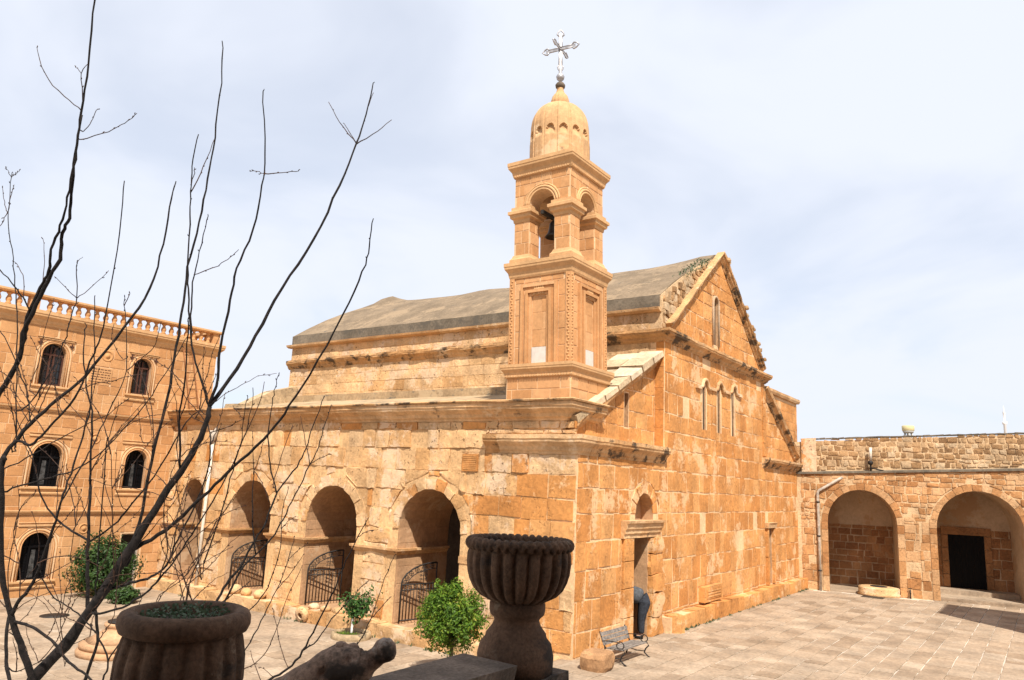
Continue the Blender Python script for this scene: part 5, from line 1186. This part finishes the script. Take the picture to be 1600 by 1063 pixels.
# carved stone animal head lying on the coping
hd = empty('carved_head', at(545, 1055, 3.5), 'weathered carved stone animal head with a blunt snout on the parapet', 'carving')
sp = [(430, 1100, 34), (462, 1082, 33), (490, 1066, 33), (515, 1052, 35), (537, 1044, 37), (556, 1041, 33), (570, 1039, 24), (581, 1034, 15), (591, 1026, 14), (600, 1018, 18.5), (607, 1013, 19), (613, 1009, 14), (617, 1007, 5)]
def spine(sp, dep):
    out_ = []
    for i in range(len(sp)-1):
        for k in range(4): t = k/4; out_.append([sp[i][j]*(1-t)+sp[i+1][j]*t for j in range(3)])
    out_.append(list(sp[-1])); return [(at(x, y, dep), r*dep/FPX) for x, y, r in out_]
S_ = spine(sp, 3.55); b = MB(); b.tube([p for p, r in S_], [r for p, r in S_], 28, 0, .5)
for i, p in enumerate(b.v):
    n_ = noise.noise(p*9)*.012+noise.noise(p*24)*.006; c = min(S_, key=lambda q: (q[0]-p).length)[0]; b.v[i] = p+(p-c).normalized()*n_ if (p-c).length > 1e-5 else p
eye = at(541, 1032, 3.45); eye2 = at(504, 1050, 3.45)
for i, p in enumerate(b.v):
    for ec, er in ((eye, .032), (eye2, .028)):
        d = (p-ec).length
        if d < er: b.v[i] = p+ray(541, 1032).normalized()*(1-(d/er)**2)*.028
b.build('head_stone', 'dark_carving', hd)
for px, py, r in ((533, 1011, 11), (552, 1012, 9)):
    b = MB(); q = at(px, py, 3.57); k = r*3.55/FPX; b.lathe(q, [(k, -k*.6), (k*1.1, 0), (k*.7, k*.6), (.002, k*.8)], 12, 0, .5, lambda a, z, rr: 1+.2*noise.noise(V3((cos(a)*2, sin(a)*2, z*40)))); b.build('ear_stump', 'dark_carving', hd)

# ================================================================== PERSON BENDING IN THE DOORWAY
def skin_mesh(name, pts, edges, rad, mat, parent, sub=2):
    me = bpy.data.meshes.new(name); me.from_pydata(pts, edges, []); o = bpy.data.objects.new(name, me); COL.objects.link(o)
    m = o.modifiers.new('skin', 'SKIN'); m.use_smooth_shade = True
    for v, r in zip(me.skin_vertices[0].data, rad): v.radius = (r, r) if not hasattr(r, '__len__') else r
    me.skin_vertices[0].data[0].use_root = True
    s = o.modifiers.new('sub', 'SUBSURF'); s.levels = sub; s.render_levels = sub
    dg = bpy.context.evaluated_depsgraph_get(); ev = o.evaluated_get(dg); nm = bpy.data.meshes.new_from_object(ev); bpy.data.objects.remove(o)
    for p in nm.polygons: p.use_smooth = True
    nm.materials.clear(); nm.materials.append(MATS[mat]); return place(name, nm, (0, 0, 0), parent)
F0 = on(1000, 960, 1, .06); F0 = V3((F0.x-.02, .06, 0))
per = empty('person', F0, 'person in dark jeans and grey jacket bending down inside the church doorway', 'person')
fd = V3((-.45, .89, 0)).normalized(); sdv = V3((fd.y, -fd.x, 0))
def J(f, s, z): return tuple(F0+fd*f+sdv*s+V3((0, 0, z)))
hipz = .93
body = [J(-.13, 0, hipz), J(.08, 0, 1.06), J(.34, 0, 1.10), J(.46, 0, 1.09), J(.55, 0, 1.07), J(.68, 0, 1.03),
        J(-.12, .10, hipz-.05), J(-.03, .11, .5), J(-.02, .11, .09), J(.13, .12, .04), J(-.12, -.10, hipz-.05), J(-.04, -.11, .5), J(-.05, -.11, .09), J(.10, -.12, .04),
        J(.43, .19, 1.06), J(.46, .22, .78), J(.55, .18, .54), J(.57, .17, .44), J(.43, -.19, 1.06), J(.46, -.22, .78), J(.55, -.18, .54), J(.57, -.17, .44)]
be = [(0, 1), (1, 2), (2, 3), (3, 4), (4, 5), (0, 6), (6, 7), (7, 8), (8, 9), (0, 10), (10, 11), (11, 12), (12, 13), (3, 14), (14, 15), (15, 16), (16, 17), (3, 18), (18, 19), (19, 20), (20, 21)]
br = [.15, .135, .15, .12, .06, .10, .095, .06, .045, .04, .095, .06, .045, .04, .06, .045, .035, .03, .06, .045, .035, .03]
skin_mesh('body', body, be, br, 'skin', per)
skin_mesh('trousers', [J(-.12, 0, hipz-.01)]+[body[i] for i in (6, 7)]+[J(-.02, .11, .11)]+[body[i] for i in (10, 11)]+[J(-.05, -.11, .11)]+[J(-.04, 0, hipz+.07)], [(0, 1), (1, 2), (2, 3), (0, 4), (4, 5), (5, 6), (0, 7)], [.24, .165, .105, .08, .165, .105, .08, .22], 'jeans', per)
skin_mesh('jacket', [J(-.08, 0, hipz+.06)]+[body[i] for i in (1, 2, 3, 14, 15, 16, 18, 19, 20)], [(0, 1), (1, 2), (2, 3), (3, 4), (4, 5), (5, 6), (3, 7), (7, 8), (8, 9)], [.235, .235, .225, .17, .095, .065, .052, .085, .065, .052], 'grey_jacket', per)
b = MB(); b.lathe((0, 0, 0), [(.02, -.1), (.09, -.06), (.115, 0), (.1, .07), (.05, .11), (.005, .115)], 16); b.v = [p+V3(J(.68, 0, 1.07)) for p in b.v]; b.build('hair', 'hair', per)
for s in (.12, -.12):
    b = MB(); pr = [(.0, .05, .05), (.05, .05, .055), (.14, .045, .045), (.22, .03, .03)]
    vs = []
    for f, w_, h in pr:
        for k in range(8): a = 2*pi*k/8; vs.append(J(f-.06-(.03 if s < 0 else 0), s+w_*cos(a), max(.002, .045+h*sin(a))))
    b.add(vs, [(i*8+k, i*8+(k+1) % 8, (i+1)*8+(k+1) % 8, (i+1)*8+k) for i in range(3) for k in range(8)]+[list(range(8)), list(range(24, 32))], 0, .5, True); b.build('shoe', 'black_metal', per)

# ================================================================== BARE TREE BEFORE THE PARAPET
BR = [ # start width, end width (pixels), points
 (27, 8, [(20, 1130), (52, 1063), (100, 1010), (150, 940), (190, 880), (230, 815), (262, 765), (300, 710), (322, 660), (327, 635)]),
 (13, 8, [(62, 1120), (51, 1063), (31, 1006), (17, 960), (3, 898), (2, 820), (3, 740), (6, 714)]),
 (8, 2, [(327, 635), (360, 590), (400, 525), (440, 450), (490, 375), (530, 290), (557, 225), (572, 180), (583, 130)]),
 (2, 1, [(557, 225), (530, 190), (514, 160)]), (2, 1, [(560, 224), (590, 205), (612, 187)]), (1.5, 1, [(555, 224), (545, 205), (536, 192)]), (1.5, 1, [(577, 165), (583, 145)]),
 (6, 2, [(327, 635), (340, 590), (345, 540), (360, 470), (370, 420), (395, 360), (410, 290), (414, 240), (411, 142)]), (1.5, 1, [(414, 272), (402, 268), (390, 267)]), (2, 1, [(414, 272), (440, 270), (467, 267)]),
 (4.5, 1.8, [(327, 635), (313, 590), (300, 540), (295, 470), (294, 430), (296, 350), (298, 300), (300, 260), (309, 210)]), (2, 1, [(298, 302), (318, 260), (335, 218)]), (1.5, 1, [(300, 285), (304, 270), (304, 262)]),
 (8, 2, [(200, 880), (207, 850), (222, 800), (240, 700), (258, 640), (272, 560), (284, 490), (294, 418), (311, 348), (325, 280), (335, 215), (345, 130), (348, 65)]),
 (3, 1.3, [(296, 520), (299, 480), (303, 430), (315, 380), (325, 338)]), (1.6, 1, [(303, 435), (340, 415), (360, 402), (373, 390)]),
 (11, 2.5, [(-40, 680), (0, 615), (30, 560), (38, 520), (45, 500), (70, 450), (93, 405), (98, 365), (108, 340), (112, 290), (120, 225), (128, 173), (138, 100), (148, 0), (150, -40)]),
 (7, 3, [(35, 545), (38, 510), (62, 450), (76, 425), (80, 390), (95, 352), (106, 310), (116, 250), (128, 180)]),
 (2, 1, [(128, 173), (100, 150), (70, 115), (57, 75)]), (2, 1, [(128, 218), (170, 205), (195, 192), (214, 177)]), (1.5, 1, [(130, 205), (143, 190), (152, 170)]), (2, 1, [(131, 155), (127, 115), (138, 100)]), (1.2, .8, [(128, 118), (119, 105)]),
 (10, 2, [(-20, 770), (6, 714), (48, 661), (90, 625), (133, 587), (195, 511), (234, 452), (255, 381), (268, 310), (275, 284)]),
 (6, 2, [(25, 686), (48, 695), (70, 675), (93, 652), (124, 610), (141, 565), (154, 536), (169, 474), (186, 364), (195, 282)]),
 (8, 4, [(17, 960), (31, 938), (51, 912), (73, 856), (87, 814), (97, 780)]),
 (4, 1.5, [(97, 780), (110, 740), (130, 680), (141, 633), (148, 556), (147, 500), (148, 463)]),
 (3.2, 1.2, [(97, 785), (127, 729), (147, 692), (169, 647), (198, 579), (195, 500), (194, 465)]), (1.8, 1, [(194, 475), (203, 459)]), (1.8, 1, [(198, 576), (225, 557), (243, 537), (251, 505)]),
 (4, 1.4, [(3, 770), (45, 755), (93, 743), (127, 730), (166, 700), (226, 633), (268, 568), (293, 525)]),
 (3, 1, [(6, 734), (56, 709), (107, 678), (169, 647), (203, 621)]),
 (4.5, 1.5, [(141, 846), (113, 831), (87, 811), (65, 777), (57, 740), (51, 712), (34, 675), (22, 640)]),
 (7.5, 1.5, [(136, 955), (137, 900), (138, 848), (141, 763), (141, 740), (145, 658), (135, 604), (131, 537), (134, 506)]),
 (4, 1.5, [(141, 846), (175, 822), (206, 788), (240, 745), (282, 675), (298, 653), (312, 642), (325, 650)]),
 (3, 1, [(150, 935), (151, 900), (158, 805), (166, 695), (171, 680), (186, 627)]),
 (2.4, 1, [(178, 905), (176, 836), (175, 765), (173, 710)]), (1.6, .9, [(175, 768), (184, 745), (190, 725)]), (1.6, .9, [(175, 800), (165, 760), (160, 745)]),
 (8.5, 2, [(205, 862), (248, 836), (286, 805), (337, 757), (365, 729), (411, 687), (444, 647), (484, 585), (535, 492), (567, 425), (577, 385), (583, 342)]),
 (6.5, 2, [(165, 925), (183, 918), (203, 911), (237, 901), (260, 884), (272, 855), (303, 794), (323, 741), (329, 695), (326, 664)]), (2, 1, [(326, 664), (305, 655), (296, 645)]), (2, 1, [(328, 680), (355, 668), (378, 656)]),
 (5.5, 1.4, [(150, 959), (181, 953), (220, 932), (245, 910), (268, 881), (300, 835), (325, 795), (354, 746), (371, 707), (388, 665), (396, 605)]),
 (3.2, 1, [(318, 880), (326, 860), (351, 786), (363, 735), (377, 684), (384, 633), (388, 619)]), (2, 1, [(371, 707), (388, 670), (405, 631), (413, 597)]), (1.4, .8, [(380, 660), (372, 645), (363, 633)]),
 (7, 1.5, [(250, 1075), (290, 1010), (334, 948), (354, 912), (377, 884), (399, 845), (416, 814), (433, 769), (464, 729), (478, 701), (490, 664), (507, 619)]),
 (2.6, 1, [(433, 769), (422, 726), (420, 673), (425, 631), (430, 605), (436, 585)]), (1.8, 1, [(427, 757), (444, 701), (457, 666)]),
 (6, 1.4, [(270, 1075), (310, 1005), (348, 946), (377, 890), (399, 867), (425, 842), (442, 811), (461, 774), (484, 726), (498, 698), (508, 662), (518, 633)]), (1.8, .9, [(484, 726), (478, 693), (470, 650)]), (1.8, .9, [(484, 726), (500, 716), (515, 710)]),
 (3.2, 1, [(401, 863), (394, 800), (396, 741), (395, 673)]), (1.6, .8, [(396, 741), (405, 715), (412, 690)]), (1.6, .8, [(397, 735), (412, 760), (420, 785)]),
 (3, 1, [(340, 1000), (385, 958), (413, 927), (430, 887), (439, 848), (440, 805), (450, 763)]), (1.6, .9, [(440, 825), (450, 815), (460, 808)]),
 (2.6, 1, [(360, 1050), (391, 1003), (413, 960), (433, 921), (450, 876), (459, 839)]), (1.6, .8, [(433, 921), (455, 895), (473, 867)]), (1.3, .8, [(450, 876), (468, 858), (480, 850)]),
 (2.4, 1, [(350, 1060), (384, 1045), (411, 1025), (430, 989), (447, 938), (473, 884)]),
 (6, 1.6, [(380, 1085), (419, 1063), (450, 1045), (473, 1018), (495, 977), (523, 918), (540, 876), (577, 808)]), (3, 1, [(473, 1018), (495, 1000), (526, 958), (554, 930), (574, 908)]), (1.3, .8, [(560, 838), (575, 830), (590, 828)]),
 (3, 1, [(520, 1080), (545, 1040), (560, 1006), (580, 966), (602, 904), (617, 867)]), (1.8, .9, [(580, 966), (597, 948), (611, 932)]),
 (1.8, .9, [(447, 1045), (439, 1011), (427, 952)]), (1.6, .9, [(405, 1066), (391, 1017)]), (1.4, .8, [(425, 1062), (408, 1042)]),
 (6, 4, [(20, 968), (40, 976), (56, 983), (87, 1008), (104, 1031), (121, 1045), (150, 1068), (170, 1080)]),
 (7, 5, [(128, 1085), (133, 1063), (152, 1003), (150, 955)]), (4.5, 2, [(155, 1085), (161, 1063), (169, 1034), (150, 989), (133, 970), (110, 950), (85, 935), (68, 905), (60, 880)]), (3, 1, [(169, 1034), (192, 997), (215, 955), (222, 930)]),
 (7, 5, [(17, 1070), (10, 1034), (11, 986), (16, 955)]), (3, 1, [(8, 1040), (25, 1050), (60, 1035), (100, 1015), (140, 995)]),
 (2.6, 1, [(25, 700), (26, 620), (27, 522), (25, 460), (20, 404), (13, 353), (14, 308), (18, 271)]), (1.6, .8, [(13, 325), (5, 345), (-6, 365)]), (1.4, .8, [(11, 327), (17, 308), (22, 288)]), (1.3, .8, [(12, 332), (7, 315), (4, 294)]), (1.3, .7, [(18, 278), (25, 272), (30, 267)]), (1.2, .7, [(18, 280), (14, 270), (10, 261)]),
 (4, 2, [(45, 483), (37, 466), (23, 449), (0, 421), (-20, 400)]), (1.6, .8, [(38, 466), (36, 430), (23, 409)]), (1.4, .8, [(70, 445), (69, 410), (68, 373)]),
 (2.6, 1.3, [(45, 633), (70, 596), (99, 537), (110, 500), (120, 466), (120, 430), (120, 407)]), (1.4, .8, [(120, 466), (145, 447), (170, 423)]), (1.4, .8, [(120, 466), (103, 450), (85, 432)]), (1, .7, [(121, 412), (130, 401)]),
 (1.8, .9, [(46, 605), (61, 565), (66, 528), (85, 466)]), (2.8, 1.2, [(45, 658), (44, 621), (31, 579), (6, 528), (-8, 505)]),
 (4.5, 2, [(278, 735), (280, 659), (288, 602), (294, 520), (295, 495)]), (2, 1, [(270, 780), (280, 735), (276, 700), (282, 672)]),
 (2.4, 1, [(245, 905), (262, 860), (255, 810), (262, 760), (275, 722)]), (2.2, 1, [(262, 884), (280, 850), (300, 822), (312, 780), (330, 730)]), (1.8, .8, [(315, 905), (300, 870), (290, 830), (282, 800), (278, 760)]),
 (2.2, 1, [(290, 950), (300, 900), (318, 860), (350, 800), (371, 768)]), (1.8, .9, [(300, 940), (285, 900), (265, 880), (252, 850), (250, 820)]), (2, .9, [(236, 960), (250, 930), (285, 905), (300, 880), (330, 840)]),
 (2, .9, [(276, 960), (290, 915), (310, 880), (322, 850), (340, 810)]), (2.2, 1, [(20, 960), (12, 900), (20, 850), (30, 800), (28, 760)]), (1.8, .8, [(31, 938), (30, 880), (22, 830), (35, 790), (55, 770)]),
 (1.8, .8, [(51, 912), (90, 890), (120, 872), (128, 860)]), (2, .8, [(60, 1040), (90, 1000), (105, 960), (120, 935), (135, 925)]), (1.6, .8, [(100, 965), (85, 920), (72, 895)]), (1.6, .8, [(80, 985), (96, 940), (92, 900), (95, 857)]),
 (1.8, .8, [(15, 985), (40, 1010), (42, 1040), (45, 1063)]), (1.5, .8, [(40, 905), (58, 880), (60, 840), (50, 800)]), (1.6, .8, [(100, 1035), (92, 985), (70, 945), (40, 925)]),
 (1.6, .8, [(190, 790), (180, 755), (182, 700)]), (1.4, .7, [(232, 745), (238, 700), (236, 665)]), (1.4, .7, [(222, 690), (218, 655), (216, 640)]), (1.6, .8, [(110, 870), (118, 820), (122, 780), (128, 765)]),
 (1.6, .8, [(60, 645), (40, 620), (30, 600), (28, 560)]), (1.6, .8, [(20, 690), (40, 650), (60, 625), (66, 600)]), (1.5, .8, [(95, 640), (88, 610), (80, 595)]), (1.5, .8, [(190, 560), (175, 530), (178, 505)]),
]
random.seed(8)
_nodes = [(p, w0) for w0, w1, pts in BR for p in pts if p[0] < 340 and 600 < p[1] < 1063]
for k in range(95): # the tangle of thin shoots low on the left
    (x, y), w_ = random.choice(_nodes); l = random.uniform(50, 150); a = random.gauss(-pi/2+.15, .55); bend = random.gauss(0, .5); pts = [(x, y)]
    for s in range(1, 5): a += bend/4+random.gauss(0, .12); pts.append((pts[-1][0]+cos(a)*l/4, pts[-1][1]+sin(a)*l/4))
    if pts[-1][1] > 520: BR.append((random.uniform(1.4, 2.2), .8, pts))
tree = empty('bare_tree', at(20, 1130, 5.9)-V3((0, 0, 2.0)), 'leafless dark tree with many thin upright branches beyond the parapet', 'tree')
ND = [] # (x, y, depth) already placed
random.seed(5)
for n_, (w0, w1, pts) in enumerate(BR):
    x, y = pts[0]; d0 = None
    if ND and n_ > 1:
        q = min(ND, key=lambda t: (t[0]-x)**2+(t[1]-y)**2)
        if hypot(q[0]-x, q[1]-y) < 26: d0 = q[2]; pts = [(q[0], q[1])]+list(pts if hypot(q[0]-x, q[1]-y) > 5 else pts[1:])
    if d0 is None: d0 = 5.9 if n_ < 2 else random.uniform(5.5, 6.4)
    ln = sum(hypot(pts[i+1][0]-pts[i][0], pts[i+1][1]-pts[i][1]) for i in range(len(pts)-1))
    d1 = d0+random.uniform(-1, 1)*min(ln/450, .75)
    # smooth the polyline
    sm = []
    for i in range(len(pts)-1):
        p_1 = pts[max(i-1, 0)]; p0 = pts[i]; p1 = pts[i+1]; p2 = pts[min(i+2, len(pts)-1)]; k_ = 4
        for k in range(k_):
            t = k/k_; sm.append(tuple(.5*((2*p0[j])+(-p_1[j]+p1[j])*t+(2*p_1[j]-5*p0[j]+4*p1[j]-p2[j])*t*t+(-p_1[j]+3*p0[j]-3*p1[j]+p2[j])*t**3) for j in (0, 1)))
    sm.append(pts[-1]); m = len(sm); P3 = []; R3 = []
    for i, (px, py) in enumerate(sm):
        t = i/(m-1); d = d0+(d1-d0)*t; ND.append((px, py, d)); wv = w0+(w1-w0)*t**.8
        P3.append(at(px, py, d)+V3((random.gauss(0, 1), random.gauss(0, 1), random.gauss(0, 1)))*(.0035 if w0 > 2.5 else .0022)); R3.append(wv*(.82 if w0 > 3 else .95)*d/FPX/2*random.uniform(.9, 1.1))
    b = MB()
    if n_ < 2: # carry the trunks down to the ground
        g0 = P3[0]; base = V3((g0.x-.35+.25*n_, g0.y-.5, gz(g0.y)-.1)); P3 = [base, base.lerp(g0, .5)+V3((-.08, .05, 0))]+P3; R3 = [R3[0]*1.5, R3[0]*1.2]+R3
    b.tube(P3, R3, 10 if w0 > 6 else 6, 0, .5)
    for i in range(2, len(P3)): # buds
        if w0 < 9 and random.random() < (.4 if w0 < 4 else .25) and len(P3) > 4:
            dd = (P3[i]-P3[i-1]).normalized(); sdd = dd.cross(V3((random.gauss(0, 1), random.gauss(0, 1), random.gauss(0, 1)))).normalized(); L_ = random.uniform(.008, .018)
            b.tube([P3[i], P3[i]+(sdd+dd)*L_*.6, P3[i]+(sdd*.6+dd*1.2)*L_], [.0035, .004, .001], 5, 0, .5)
    b.build('trunk' if n_ < 2 else 'branch', 'bark' if w0 > 2.5 else 'twig', tree)
